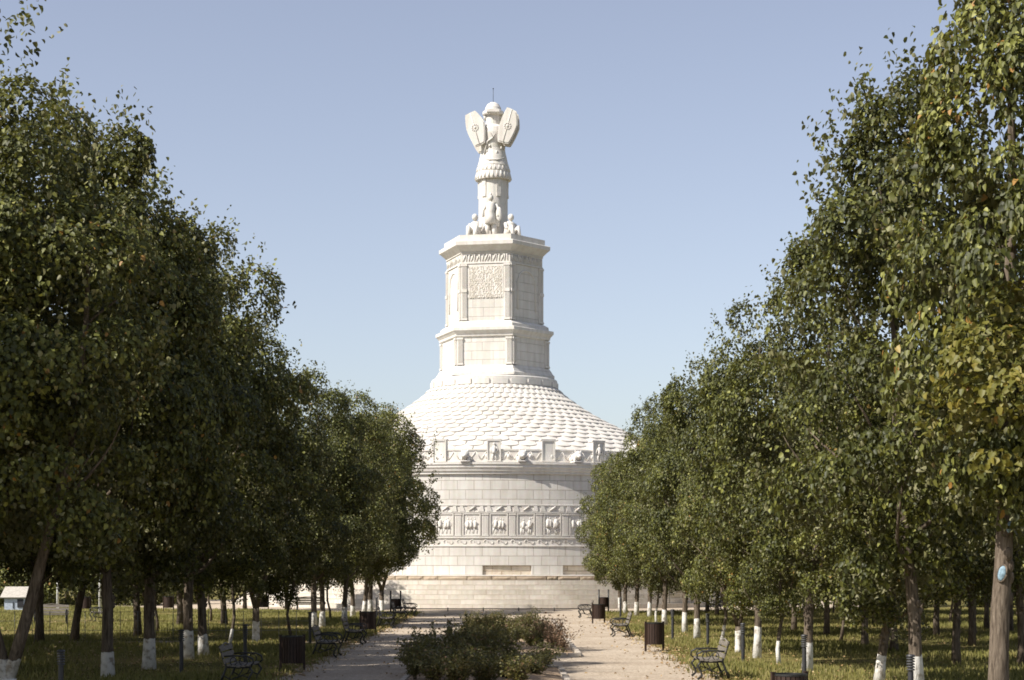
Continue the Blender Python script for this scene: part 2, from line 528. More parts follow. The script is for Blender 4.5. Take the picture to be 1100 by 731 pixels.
def relief_man(mb, u, z0, h, lean, r, kind=0, flip=1, dp=.45):
    """small carved figure standing proud of the wall at angle 0"""
    def q(x, z, w): return (u + x * flip + lean * z, -(r + w * dp), z0 + z)
    mb.ell(q(0, h * .9, .06), (h * .075, .06, h * .09), nu=7, nv=5)
    mb.tube([q(0, h * .82, .05), q(0, h * .7, .07), q(0, h * .5, .07), q(.01, h * .36, .08)], [h * .05, h * .125, h * .105, h * .13], 7)
    mb.tube([q(-.04 * h, h * .4, .06), q(-.08 * h, h * .2, .08), q(-.07 * h, 0, .06)], [h * .07, h * .05, h * .04], 6)
    mb.tube([q(.05 * h, h * .4, .06), q(.10 * h, h * .2, .07), q(.12 * h, 0, .06)], [h * .07, h * .05, h * .04], 6)
    if kind == 0:
        mb.tube([q(.1 * h, h * .75, .07), q(.2 * h, h * .58, .10), q(.12 * h, h * .45, .12)], h * .035, 5)
        mb.ell(q(-.12 * h, h * .55, .10), (h * .12, .04, h * .17), nu=8, nv=5)
    elif kind == 1:
        mb.tube([q(.1 * h, h * .75, .07), q(.22 * h, h * .85, .09), q(.28 * h, h * 1.0, .08)], h * .035, 5)
        mb.tube([q(-.1 * h, h * .75, .07), q(-.2 * h, h * .55, .1)], h * .035, 5)
    else:
        mb.tube([q(.1 * h, h * .75, .07), q(.19 * h, h * .55, .09), q(.17 * h, h * .40, .08)], h * .035, 5)
        mb.tube([q(-.1 * h, h * .75, .07), q(-.19 * h, h * .55, .09), q(-.17 * h, h * .40, .08)], h * .035, 5)


def frame_poly(mb, w, z0, z1, r, t, d):
    for (cx, cz, sx, sz) in ((0, z0 + t / 2, w, t), (0, z1 - t / 2, w, t), (-w / 2 + t / 2, (z0 + z1) / 2, t, z1 - z0 - 2 * t), (w / 2 - t / 2, (z0 + z1) / 2, t, z1 - z0 - 2 * t)):
        mb.box((cx, -(r + d / 2), cz), (sx, d, sz))


mets = []
for v in range(7):
    mb = MB(); rv = random.Random(40 + v); r0 = RD - .06
    frame_poly(mb, 1.16, ZF1 + .04, ZM1 - .03, r0 + .035, .07, .045)
    nfig = (3, 2, 3, 2, 3, 3, 4)[v]
    for i in range(nfig):
        u = (-.33 + .66 * (i + .5) / nfig * 1.0) * 1.05 + (0.0)
        u = -.40 + .80 * (i + .5) / nfig
        relief_man(mb, u, ZF1 + .16, rv.uniform(1.0, 1.24), rv.uniform(-.08, .14), r0 - .035, rv.choice((0, 1, 2)), rv.choice((-1, 1)))
    if v in (1, 3, 6):          # a horse or fallen man at the feet of the figures
        mb.ell((rv.uniform(-.12, .12), -(r0 + .01), ZF1 + .52), (.36, .07, .17)); mb.tube([(.26, -(r0 + .01), ZF1 + .6), (.38, -(r0 + .03), ZF1 + .9), (.46, -(r0 + .03), ZF1 + .84)], [.11, .08, .05], 7)
        for lx in (-.3, -.16, .18, .3): mb.tube([(lx, -(r0 + .02), ZF1 + .5), (lx + rv.uniform(-.06, .06), -(r0 + .02), ZF1 + .12)], [.06, .035], 6)
    for q_ in range(7): mb.ell((rv.uniform(-.45, .45), -(r0 - .01), rv.uniform(ZF1 + .2, ZM1 - .2)), (rv.uniform(.04, .12), .05, rv.uniform(.05, .2)), nu=7, nv=5)
    mets.append(mb.mesh('metope', M_STONE))
fl = MB()
fl.box((0, -(RD - .01), (ZF1 + ZM1) / 2 - .01), (.40, .06, ZM1 - ZF1 - .1))
for i in range(4): fl.box((-.135 + .09 * i, -(RD + .025), (ZF1 + ZM1) / 2 - .05), (.045, .018, ZM1 - ZF1 - .32))
fl.box((0, -(RD + .02), ZM1 - .09), (.46, .08, .09)); fl.box((0, -(RD + .02), ZF1 + .06), (.46, .08, .08))
flm = fl.mesh('pilaster', M_STONE)
for k in range(NM):
    m = link('metope', mets[(k * 3 + k // 7) % 7], mon); m.rotation_euler.z = am0 + k * dm
    m = link('pilaster', flm, mon); m.rotation_euler.z = am0 + (k + .5) * dm
# cornice
b = MB(); b.lathe([(RD, 8.60), (RD + .14, 8.62), (RD + .14, 8.76), (RD + .22, 8.80), (RD + .26, 8.95), (RD + .32, 9.03), (RD + .32, 9.20), (RD + .38, 9.22), (RD + .38, 9.36), (13.9, 9.40)], 288)
b.build('cornice', M_STONE, mon)
# parapet with zigzag relief
RP = 14.62
b = MB(); b.lathe([(RP + .06, 9.40), (RP + .06, 9.50), (RP, 9.51), (RP, 10.13), (RP + .05, 10.14), (RP + .05, 10.24), (RP - .42, 10.24), (RP - .42, 9.40)], 288)
NZ = 130
for k in range(NZ):
    a = TAU * k / NZ; d = TAU / NZ
    b.tube([onring(a, 0, 9.56, RP), onring(a + d * .5, 0, 10.08, RP)], .045, 4)
    b.tube([onring(a + d * .5, 0, 10.08, RP), onring(a + d, 0, 9.56, RP)], .045, 4)
    if k % 2: b.ell(onring(a + d * .5, 0, 9.78, RP), (.13, .13, .17), nu=7, nv=5)
b.build('parapet', M_STONE, mon)
mes = []
for v in range(3):
    mb = MB(); mb.box((0, -(RP - .17), 10.12), (.86, .50, 1.36)); frame_poly(mb, .90, 9.43, 10.83, RP + .08, .08, .05)
    if v < 2: relief_man(mb, 0, 9.52, 1.14, .02, RP + .10, 2 if v else 0, 1)
    mb.box((0, -(RP - .17), 10.85), (.98, .60, .09))
    mes.append(mb.mesh('merlon', M_STONE))
li = MB()   # crouching lion that spouts over the cornice
li.box((0, -(RP + .42), 9.43), (.62, .95, .08))
li.tube([(0, -(RP), 9.70), (0, -(RP + .35), 9.74), (0, -(RP + .62), 9.80)], [.24, .26, .25], 10)
li.ell((0, -(RP + .72), 9.84), (.30, .26, .29)); li.ell((0, -(RP + .95), 9.76), (.15, .14, .13))
for s in (-1, 1):
    li.ell((s * .19, -(RP + .70), 10.08), (.07, .06, .08), nu=6, nv=5)
    li.tube([(s * .2, -(RP + .55), 9.72), (s * .24, -(RP + .66), 9.52), (s * .24, -(RP + .88), 9.50)], [.11, .09, .08], 7)
    li.ell((s * .25, -(RP + .12), 9.60), (.13, .22, .17), nu=8, nv=5)
lim = li.mesh('lion_spout', M_STONE)
NMR = 26
for k in range(NMR):
    m = link('merlon', mes[(k * 2) % 3], mon); m.rotation_euler.z = R(.45) + TAU * k / NMR
    if k % 2 == 0 or True:
        if k % 2 == (0 if True else 1):
            pass
        m = link('lion_spout', lim, mon); m.rotation_euler.z = R(.45) + TAU * (k + .5) / NMR
# roof: cone and stone scales
RPROF = [(14.3, 9.75), (12.0, 11.02), (9.5, 12.22), (7.8, 13.08), (6.6, 13.78), (5.3, 14.68), (4.5, 15.45)]
b = MB(); b.lathe([(r, z - .06) for r, z in RPROF], 144); roof = b.build('roof', M_TILE, mon)
seg = [0.0]
for (ra, za), (rb, zb) in zip(RPROF, RPROF[1:]): seg.append(seg[-1] + math.hypot(rb - ra, zb - za))


def on_roof(s):
    s = max(0, min(seg[-1], s))
    for i in range(len(seg) - 1):
        if s <= seg[i + 1] + 1e-9:
            t = (s - seg[i]) / (seg[i + 1] - seg[i]); (ra, za), (rb, zb) = RPROF[i], RPROF[i + 1]
            L = math.hypot(rb - ra, zb - za)
            return ra + (rb - ra) * t, za + (zb - za) * t, (-(rb - ra) / L, (zb - za) / L)
    return RPROF[-1][0], RPROF[-1][1], (.7, .7)


t_ = MB(); NT_, NR_ = 68, 16
ss = [seg[-1] * (1 - (1 - i / NR_) ** 1.12) for i in range(NR_ + 1)]
for i in range(NR_):
    s0, s1 = ss[i], ss[i + 1]; L = s1 - s0
    for k in range(NT_):
        a0 = TAU * (k + (.5 if i % 2 else 0) + random.uniform(-.03, .03)) / NT_; jl = random.uniform(-.012, .015); hw = math.pi / NT_ * .955
        def pt(u, s, lift):
            r, z, (tx, tz) = on_roof(s); a = a0 + u * hw
            lift += jl; rr = r + lift * tz; return (rr * math.sin(a), -rr * math.cos(a), z + lift * tx)
        out = [(-1, s1 + L * .35, .02), (-1, s0 + L * .30, .10)]
        for j in range(1, 8):
            th = math.pi * j / 8; out.append((-math.cos(th), s0 + L * .30 - math.sin(th) * L * .42, .10 + .05 * math.sin(th)))
        out += [(1, s0 + L * .30, .10), (1, s1 + L * .35, .02)]
        base = len(t_.v); n = len(out)
        for u, s, lf in out: t_.v.append(pt(u, s, lf))
        for u, s, lf in out: t_.v.append(pt(u, s, lf - .15))
        c = len(t_.v); t_.v.append(pt(0, s0 + L * .25, .16)); t_.v.append(pt(0, s1 + L * .35, .06))
        for j in range(n - 1):
            t_.face((base + j, base + j + 1, c), None, False)
            t_.face((base + n + j, base + n + j + 1, base + j + 1, base + j))
        t_.face((base + n - 1, c + 1, c)); t_.face((c + 1, base, c))
t_.build('roof_scales', M_TILE, roof)
# round plinth with raised blocks
b = MB(); b.lathe([(4.75, 15.2), (4.75, 15.36), (4.56, 15.40), (4.56, 16.02), (4.50, 16.10), (3.9, 16.16), (0, 16.16)], 120)
for k in range(22):
    c = TAU * (k + .35) / 22; b.lathe([(4.56, 15.48), (4.64, 15.48), (4.64, 15.86), (4.56, 15.86)], 5, c - .118, c + .118, uref=4.6, caps=True)
b.build('round_plinth', M_STONE, mon)
PH = R(19); FA = R(-11)      # hexagon turned so that one face looks slightly left of the camera
b = MB(); b.hexa([(4.42, 16.17), (4.42, 16.36), (4.34, 16.42), (4.05, 16.86), (3.97, 16.90), (3.97, 18.92)], PH)
b.build('lower_pedestal', M_WALLP, mon)
b = MB(); b.hexa([(3.98, 18.88), (4.10, 18.95), (4.12, 19.10), (4.30, 19.30), (4.36, 19.34), (4.36, 19.55), (4.30, 19.58), (4.02, 19.60), (3.98, 19.85), (3.62, 20.06), (3.5, 20.07)], PH)
b.build('middle_cornice', M_STONE, mon)
b = MB(); b.hexa([(3.53, 20.06), (3.53, 25.06)], PH); ped = b.build('upper_pedestal', M_WALLP, mon)
b = MB(); b.hexa([(3.54, 24.93), (3.62, 25.0), (3.70, 25.08), (3.95, 25.30), (4.10, 25.40), (4.12, 25.66), (4.05, 25.70), (3.72, 25.72), (3.72, 26.15)], PH)
b.build('top_cornice', M_STONE, mon)
AP = math.cos(R(30))
for k in range(6):
    fa = FA + k * TAU / 6
    for s in (-1, 1):       # fluted pilasters at the face edges
        for (rr, z0, z1, off) in ((3.97, 16.92, 18.86, .23), (3.53, 20.12, 24.10, .22)):
            p = MB(); u = s * (rr / 2 - off); ap = rr * AP
            if rr > 3.6:
                parts = [(z0, z1)]
            else: parts = [(z0, z1)]
            p.box((u, -(ap + .035), (z0 + z1) / 2), (.40, .09, z1 - z0))
            for i in range(4): p.box((u - .12 + .08 * i, -(ap + .09), (z0 + z1) / 2), (.04, .04, z1 - z0 - .36))
            p.box((u, -(ap + .06), z1 - .08), (.46, .14, .14)); p.box((u, -(ap + .06), z0 + .07), (.46, .14, .14))
            if rr < 3.6: p.box((u, -(ap + .075), (z0 + z1) / 2 + .1), (.41, .12, .22))
            o = p.build('pilaster', M_STONE, mon); o.rotation_euler.z = fa
    fz = MB(); fz.box((0, -(3.53 * AP + .03), 24.15), (3.5, .08, .07)); fz.box((0, -(3.53 * AP + .03), 24.90), (3.5, .08, .06))
    rk = random.Random(k)
    for i in range(17):     # carved arms and trophies of the frieze under the cornice
        u = -1.58 + i * .197; ln = rk.uniform(-.12, .16)
        fz.tube([(u - ln / 2, -(3.53 * AP), 24.28), (u + ln, -(3.53 * AP + .05), 24.76)], [.035, rk.uniform(.02, .05)], 5)
    o = fz.build('trophy_frieze', M_STONE, mon); o.rotation_euler.z = fa
    if k == 0:
        p = MB(); p.box((0, -(3.53 * AP + .012), 22.9), (2.58, .03, 2.35)); pan = p.build('inscription_panel', M_STONE, mon); pan.rotation_euler.z = fa
        lines = ['MARTI VLTORI', 'IMP CAESAR DIVI', 'NERVAE F NERVA', 'TRAIANVS AVG GERM', 'DACICVS PONT MAX', 'TRIB POTEST XIII', 'IMP VI COS V P P', 'DEVICTO EXERCITV']
        tb = None; vs, fs = [], []
        for i, tx in enumerate(lines):
            cu = bpy.data.curves.new('t', 'FONT'); cu.body = tx; cu.size = .36; cu.extrude = .016; cu.align_x = 'CENTER'; cu.resolution_u = 2
            ob = bpy.data.objects.new('t', cu); COL.objects.link(ob)
            dg = bpy.context.evaluated_depsgraph_get(); me = bpy.data.meshes.new_from_object(ob.evaluated_get(dg))
            w = max(v.co.x for v in me.vertices) - min(v.co.x for v in me.vertices)
            sx = 2.36 / w
            o0 = len(vs)
            for v in me.vertices: vs.append((v.co.x * sx, -(3.53 * AP + .036) - v.co.z, 23.68 - i * .285 + v.co.y))
            for pf in me.polygons: fs.append(tuple(o0 + q for q in pf.vertices))
            bpy.data.objects.remove(ob); bpy.data.curves.remove(cu); bpy.data.meshes.remove(me)
        me = bpy.data.meshes.new('inscription_letters'); me.from_pydata(vs, [], fs)
        me.materials.append(plain('darker_letter_stone', (.60, .55, .47), .85, .2)); link('inscription_letters', me, pan)  # letters a little darker and browner than the panel stone
    if k in (1, 5, 3):      # blind arch on the neighbouring faces
        p = MB(); pts = [(-.98, -(3.53 * AP + .01), 20.9), (-.98, -(3.53 * AP + .01), 22.75)]
        for j in range(1, 16):
            t = math.pi - math.pi * j / 16; pts.append((.98 * math.cos(t), -(3.53 * AP + .01), 22.75 + .98 * math.sin(t)))
        pts += [(.98, -(3.53 * AP + .01), 22.75), (.98, -(3.53 * AP + .01), 20.9)]
        p.tube(pts, .06, 6); o = p.build('blind_arch', M_STONE, mon); o.rotation_euler.z = fa
# canvas hung over the entrance on the right of the base, with soft folds
c = MB(); nx, nz = 26, 8; a_m = R(42)
for j in range(nz + 1):
    for i in range(nx + 1):
        u = -1.0 + 2.0 * i / nx; z = .95 + 2.5 * j / nz
        w = .10 * math.sin(u * 9 + .4 * math.sin(z * 2)) * (.4 + .6 * (1 - j / nz)) + .06 * math.sin(u * 17 + z)
        c.v.append(onring(a_m, u, z, 18.35 + w))
for j in range(nz):
    for i in range(nx):
        q0 = j * (nx + 1) + i; c.face((q0, q0 + 1, q0 + nx + 2, q0 + nx + 1), None, True)
pc = MB()
for s in (-1, 1): pc.tube([onring(a_m, s * 1.05, .28, 18.25), onring(a_m, s * 1.05, 3.5, 18.25)], .05, 6)
pc.tube([onring(a_m, -1.1, 3.47, 18.25), onring(a_m, 1.1, 3.47, 18.25)], .05, 6)
scr = empty('canvas_screen', (MX, MY, 0)); tag(scr, 'olive beige canvas sheet hung on a frame against the monument steps', 'canvas screen')
c.build('canvas', M_CANVAS, scr); pc.build('frame', M_WIRE, scr)

# ---------------- trophy statue
st = empty('trophy_statue', (MX - .08, MY, 26.15))
tag(st, 'white stone trophy of armour with two long shields standing on the pedestal top', 'statue')
b = MB(); b.lathe([(1.10, 0), (1.10, .15), (1.06, .2), (1.04, 4.6)], 40)
b.build('column', M_STONE, st)
for k in range(6):
    p = MB(); p.box((0, -1.05, 3.78), (.34, .09, 1.3)); p.box((0, -1.09, 3.25), (.26, .06, .2)); p.box((0, -1.09, 4.1), (.22, .05, .3))
    o = p.build('hanging_greave', M_STONE, st); o.rotation_euler.z = R(-38) + k * TAU / 6
b = MB(); b.lathe([(1.0, 4.42), (1.29, 4.44), (1.30, 4.55), (1.20, 5.02), (1.23, 5.05), (1.13, 5.42), (1.15, 5.45), (1.05, 5.75), (.95, 6.1)], 40)
for k in range(26):
    a = TAU * k / 26; b.tube([onring(a, 0, 4.50, 1.27), onring(a, 0, 4.98, 1.17)], [.09, .07], 6)
for k in range(24):
    a = TAU * (k + .5) / 24; b.tube([onring(a, 0, 5.08, 1.19), onring(a, 0, 5.38, 1.11)], [.07, .055], 6)
b.build('pleated_skirt', M_STONE, st)
b = MB(); b.lathe([(1.04, 5.62), (1.06, 5.72), (.98, 6.1), (.88, 6.5), (.86, 6.7), (.92, 7.3), (.96, 7.8), (.90, 8.2), (.62, 8.42), (.45, 8.46)], 40)
b.tube([onring(R(-50), 0, 5.95, 1.03), onring(R(-15), 0, 5.75, 1.10), onring(R(15), 0, 5.75, 1.10), onring(R(50), 0, 5.95, 1.03)], .05, 6)
b.tube([onring(R(-28), 0, 8.2, .92), onring(0, 0, 7.4, .98), onring(R(35), 0, 8.3, .88)], .06, 6)
b.tube([onring(R(-40), 0, 6.2, .98), onring(R(-25), 0, 7.1, .97), onring(0, 0, 7.35, .99)], .06, 6)
rk = random.Random(3)
for i in range(8): b.ell(onring(R(rk.uniform(-60, 60)), 0, rk.uniform(6.2, 7.2), .90), (.09, .07, .12), nu=6, nv=4)
b.build('cuirass', M_STONE, st)
b = MB(); b.lathe([(.56, 8.40), (.53, 9.15), (.56, 9.2)], 28); b.build('neck_post', M_STONE, st)
b = MB(); b.lathe([(.46, 9.12), (.74, 9.16), (.78, 9.24), (.76, 9.42), (.60, 9.50), (.56, 9.72), (.42, 9.96), (.20, 10.10), (0, 10.13)], 32)
b.box((0, -.62, 9.36), (.9, .40, .20))
for s in (-1, 1): b.tube([(s * .55, -.1, 9.25), (s * .58, -.12, 8.8)], [.16, .10], 6)
hel = b.build('helmet', M_STONE, st)
b = MB(); b.tube([(0, 0, 10.1), (0, 0, 11.1)], .018, 5); b.ell((0, 0, 11.12), (.05, .05, .05), nu=6, nv=4); b.build('lightning_rod', M_IRON, hel)


def shield(pts, depth, tilt, name='shield'):
    """six-cornered long shield drawn from its silhouette, set at its real distance and thickness"""
    k = 131.4 / F
    P = [((x - 530) * k, (610 - y) * k + EYE - 26.15) for x, y in pts]
    cx = sum(p[0] for p in P) / 6; cz = sum(p[1] for p in P) / 6
    Q = []
    for i in range(6):
        (xa, za), (xb, zb) = P[i], P[(i + 1) % 6]
        L = math.hypot(xb - xa, zb - za); nx_, nz_ = (zb - za) / L, -(xb - xa) / L
        if (xa + xb - 2 * cx) * nx_ + (za + zb - 2 * cz) * nz_ < 0: nx_, nz_ = -nx_, -nz_
        for j in range(5):
            f_ = j / 5; bow = (.03 if L > .9 else .01) * L * 4 * f_ * (1 - f_) + .03
            Q.append((xa + (xb - xa) * f_ + nx_ * bow, za + (zb - za) * f_ + nz_ * bow))
    m = MB(); rot = Matrix.Rotation(tilt, 3, 'Z')
    U = rot @ Vector((1, 0, 0)); Wd = rot @ Vector((0, -1, 0))
    m.prism([(x - cx, z - cz) for x, z in Q], (cx, depth, cz), U, (0, 0, 1), Wd, .24)
    m.prism([((x - cx) * .9, (z - cz) * .93) for x, z in Q], Vector((cx, depth, cz)) + Wd * .24, U, (0, 0, 1), Wd, .04)
    top = (Vector((P[4][0] + P[5][0], 0, P[4][1] + P[5][1])) / 2); bot = Vector((P[1][0] + P[2][0], 0, P[1][1] + P[2][1])) / 2
    f = lambda p: Vector((cx, depth, 0)) + U * (p.x - cx) + Vector((0, 0, p.z)) + Wd * .285
    m.tube([f(top), f(bot)], .03, 6)
    o = m.build(name, M_STONE, st)
    r = MB(); cc = Vector((cx, depth, cz)) + Wd * .295
    r.ell(cc, (.11, .05, .11))
    for j in range(10):
        t = TAU * j / 10; r.ell(cc + U * .22 * math.cos(t) + Vector((0, 0, .22 * math.sin(t))), (.06, .035, .06), nu=7, nv=5)
    r.build('rosette', M_STONE, o)
    return o


SL = [(501.2, 126.7), (511.5, 122.6), (521, 134.2), (521.7, 156.8), (511.5, 160.2), (502.6, 142.4)]
SRR = [(545.7, 120.5), (555, 125.3), (556, 139.7), (546.3, 158.8), (535.4, 156), (536.8, 141)]
shield(SL[::-1], -.60, R(-12)); shield(SRR[::-1], -1.05, R(-6))
shield([(x + 2, y + 1) for x, y in SRR][::-1], -.42, R(-6)); shield([(x + 3, y + 2) for x, y in SL][::-1], .9, R(-10))


def captive(loc, rz, pose, label_name):
    p = MB()
    if pose == 'stand':
        p.ell((0, 0, 2.92), (.20, .22, .26)); p.tube([(0, 0, 2.55), (0, 0, 2.75)], .11, 8)
        p.tube([(0, 0, 2.62), (0, 0, 2.45), (0, 0, 1.9), (0, 0, 1.6), (0, 0, 1.05)], [.18, .37, .30, .34, .44], 12)
        for s in (-1, 1):
            p.tube([(s * .34, 0, 2.45), (s * .56, -.02, 2.0), (s * .52, -.15, 1.55)], [.14, .11, .09], 8)
            p.tube([(s * .22, 0, 1.15), (s * .26, -.03, .6), (s * .27, 0, .08)], [.22, .18, .13], 8)
            p.box((s * .27, -.10, .05), (.22, .42, .12))
        p.ell((.60, -.12, 1.75), (.22, .09, .52), nu=10, nv=7); p.tube([(0, .15, 3.05), (0, 0, 3.24), (0, -.14, 3.1)], [.05, .08, .05], 6)
        p.tube([(.3, .1, 2.5), (.42, .22, 1.8), (.40, .2, .9)], [.12, .2, .22], 8)
    else:
        p.ell((0, -.05, 1.28), (.17, .19, .22)); p.tube([(0, 0, .98), (0, -.03, 1.15)], .09, 8)
        p.tube([(0, 0, 1.05), (0, .03, .92), (0, .08, .5), (0, .1, .1)], [.16, .33, .30, .42], 10)
        for s in (-1, 1):
            p.tube([(s * .18, .05, .22), (s * .24, -.42, .62), (s * .22, -.55, .05)], [.20, .16, .11], 8)
            p.tube([(s * .32, .02, .90), (s * .42, -.12, .6), (s * .25, -.35, .60)], [.12, .10, .08], 8)
            p.box((s * .22, -.65, .04), (.16, .32, .09))
    o = p.build('captive_figure', M_STONE, st); o.location = loc; o.rotation_euler.z = rz
    return o


captive((-.16, -1.42, 0), R(-4), 'stand', '')
captive((-1.26, -1.3, .0), R(-25), 'sit', '').scale = (1.25, 1.25, 1.2); captive((1.24, -1.3, .0), R(40), 'sit', '').scale = (1.25, 1.25, 1.2)
captive((1.75, -.5, 0), R(95), 'sit', '').scale = (.75, .75, .5)

# ------------------------------------------------------------------ foliage meshes
LEAF = np.array([(0, 0, 0), (.38, .16, .13), (.33, .60, .10), (0, 1.0, -.10), (-.33, .60, .10), (-.38, .16, .13)])


def norm(a): return a / np.maximum(np.linalg.norm(a, axis=-1, keepdims=True), 1e-9)


def leaf_mesh(name, pos, nrm, down, size, tint, mat, shape=LEAF):
    """one mesh of many small folded leaves: pos, normal and tip direction per leaf"""
    n = len(pos)
    Y = norm(down - nrm * np.sum(down * nrm, 1, keepdims=True)); X = np.cross(Y, nrm)
    V = pos[:, None, :] + size[:, None, None] * (shape[None, :, 0:1] * X[:, None, :] + shape[None, :, 1:2] * Y[:, None, :] + shape[None, :, 2:3] * nrm[:, None, :])
    V = V.reshape(-1, 3)
    me = bpy.data.meshes.new(name)
    k = len(shape)
    if k == 6: q = np.array([[0, 1, 2, 3], [0, 3, 4, 5]])
    else: q = np.array([[0, 1, 2, 3]])
    idx = (np.arange(n)[:, None, None] * k + q[None]).reshape(-1)
    nf = n * len(q)
    me.vertices.add(n * k); me.vertices.foreach_set('co', V.astype(np.float32).ravel())
    me.loops.add(nf * 4); me.loops.foreach_set('vertex_index', idx.astype(np.int32))
    me.polygons.add(nf); me.polygons.foreach_set('loop_start', (np.arange(nf) * 4).astype(np.int32))
    at = me.attributes.new('tint', 'FLOAT', 'POINT')
    at.data.foreach_set('value', np.repeat(tint, k).astype(np.float32))
    me.materials.append(mat); me.update(); me.validate()
    return me


def crown_mesh(seed, H=9.0, Rm=2.9, n_clump=84, per=430, shape='egg', leaf=.106, mat=None, sprigs=150):
    rg = np.random.default_rng(seed)
    if shape == 'egg': T, P = [0, .08, .2, .36, .55, .72, .86, .95, 1], [.35, .72, .93, 1.0, .90, .68, .42, .22, .06]
    elif shape == 'round': T, P = [0, .07, .2, .4, .6, .78, .9, .97, 1], [.30, .68, .92, 1.0, .97, .80, .55, .30, .12]
    else: T, P = [0, .1, .25, .45, .65, .8, .92, 1], [.30, .75, 1, .95, .8, .62, .36, .1]
    ph = rg.uniform(0, TAU, 6)

    def env(t, a):
        lob = 1 + .10 * np.sin(3 * a + ph[0] + 4 * t) + .08 * np.sin(5 * a + ph[1] - 9 * t) + .06 * np.sin(2 * a + ph[2] + 15 * t)
        return Rm * np.interp(t, T, P) * lob
    # boughs: masses of leaves with deep gaps between them
    t = rg.uniform(0, 1, n_clump * 4); keep = rg.uniform(0, 1, len(t)) < np.interp(t, T, P) ** 1.1 + .06
    t = t[keep][:n_clump]; nC = len(t); a = rg.uniform(0, TAU, nC)
    rho = np.where(rg.uniform(0, 1, nC) < .80, rg.uniform(.62, 1.04, nC), rg.uniform(.1, .6, nC))
    rr = env(t, a) * rho * .90
    C = np.stack([rr * np.cos(a), rr * np.sin(a), t * H * .96], 1)
    crad = rg.uniform(.42, .95, nC) * (Rm / 2.9) ** .7
    csh = rg.uniform(-.14, .14, nC)
    w = crad ** 2; ids = rg.choice(nC, size=nC * per, p=w / w.sum()); n = len(ids)
    ax = norm(np.stack([np.cos(a), np.sin(a), .55 + 0 * a], 1))          # way the bough faces
    d = norm(rg.normal(size=(n, 3)) + ax[ids] * .75); rad = rg.uniform(.45, 1, n) ** .5
    pos = C[ids] + d * (crad[ids] * rad)[:, None] * np.array([1, 1, .8])
    tint = np.clip(rg.normal(.455, .21, n) + csh[ids], 0, 1)
    out = norm(pos - np.array([0, 0, H * .4])) * .45 + d * .6
    # shoots that break the outline
    if sprigs:
        ts = rg.uniform(.05, 1, sprigs) ** .8; as_ = rg.uniform(0, TAU, sprigs); r_ = env(ts, as_) * .95
        S = np.stack([r_ * np.cos(as_), r_ * np.sin(as_), ts * H * .97], 1)
        dr = norm(np.stack([np.cos(as_), np.sin(as_), .35 + 1.5 * ts ** 2], 1) + rg.normal(0, .3, (sprigs, 3)))
        L = rg.uniform(.35, 1.05, sprigs) * (Rm / 2.9); m = 14
        u = np.tile(np.linspace(0, 1, m), sprigs)
        sp = np.repeat(S, m, 0) + np.repeat(dr * L[:, None], m, 0) * u[:, None] + rg.normal(0, .06, (sprigs * m, 3))
        pos = np.concatenate([pos, sp]); tint = np.concatenate([tint, np.clip(rg.normal(.5, .2, len(sp)), 0, 1)])
        out = np.concatenate([out, np.repeat(dr, m, 0) * .3])
    n = len(pos)
    nr = norm(out + rg.normal(0, .52, (n, 3)) + np.array([0, 0, .32]))
    dn = norm(rg.normal(0, .5, (n, 3)) + np.array([0, 0, -.8]) + out * .5)
    sz = leaf * rg.uniform(.6, 1.25, n)
    return leaf_mesh('crown', pos, nr, dn, sz, tint, mat or M_LEAF)


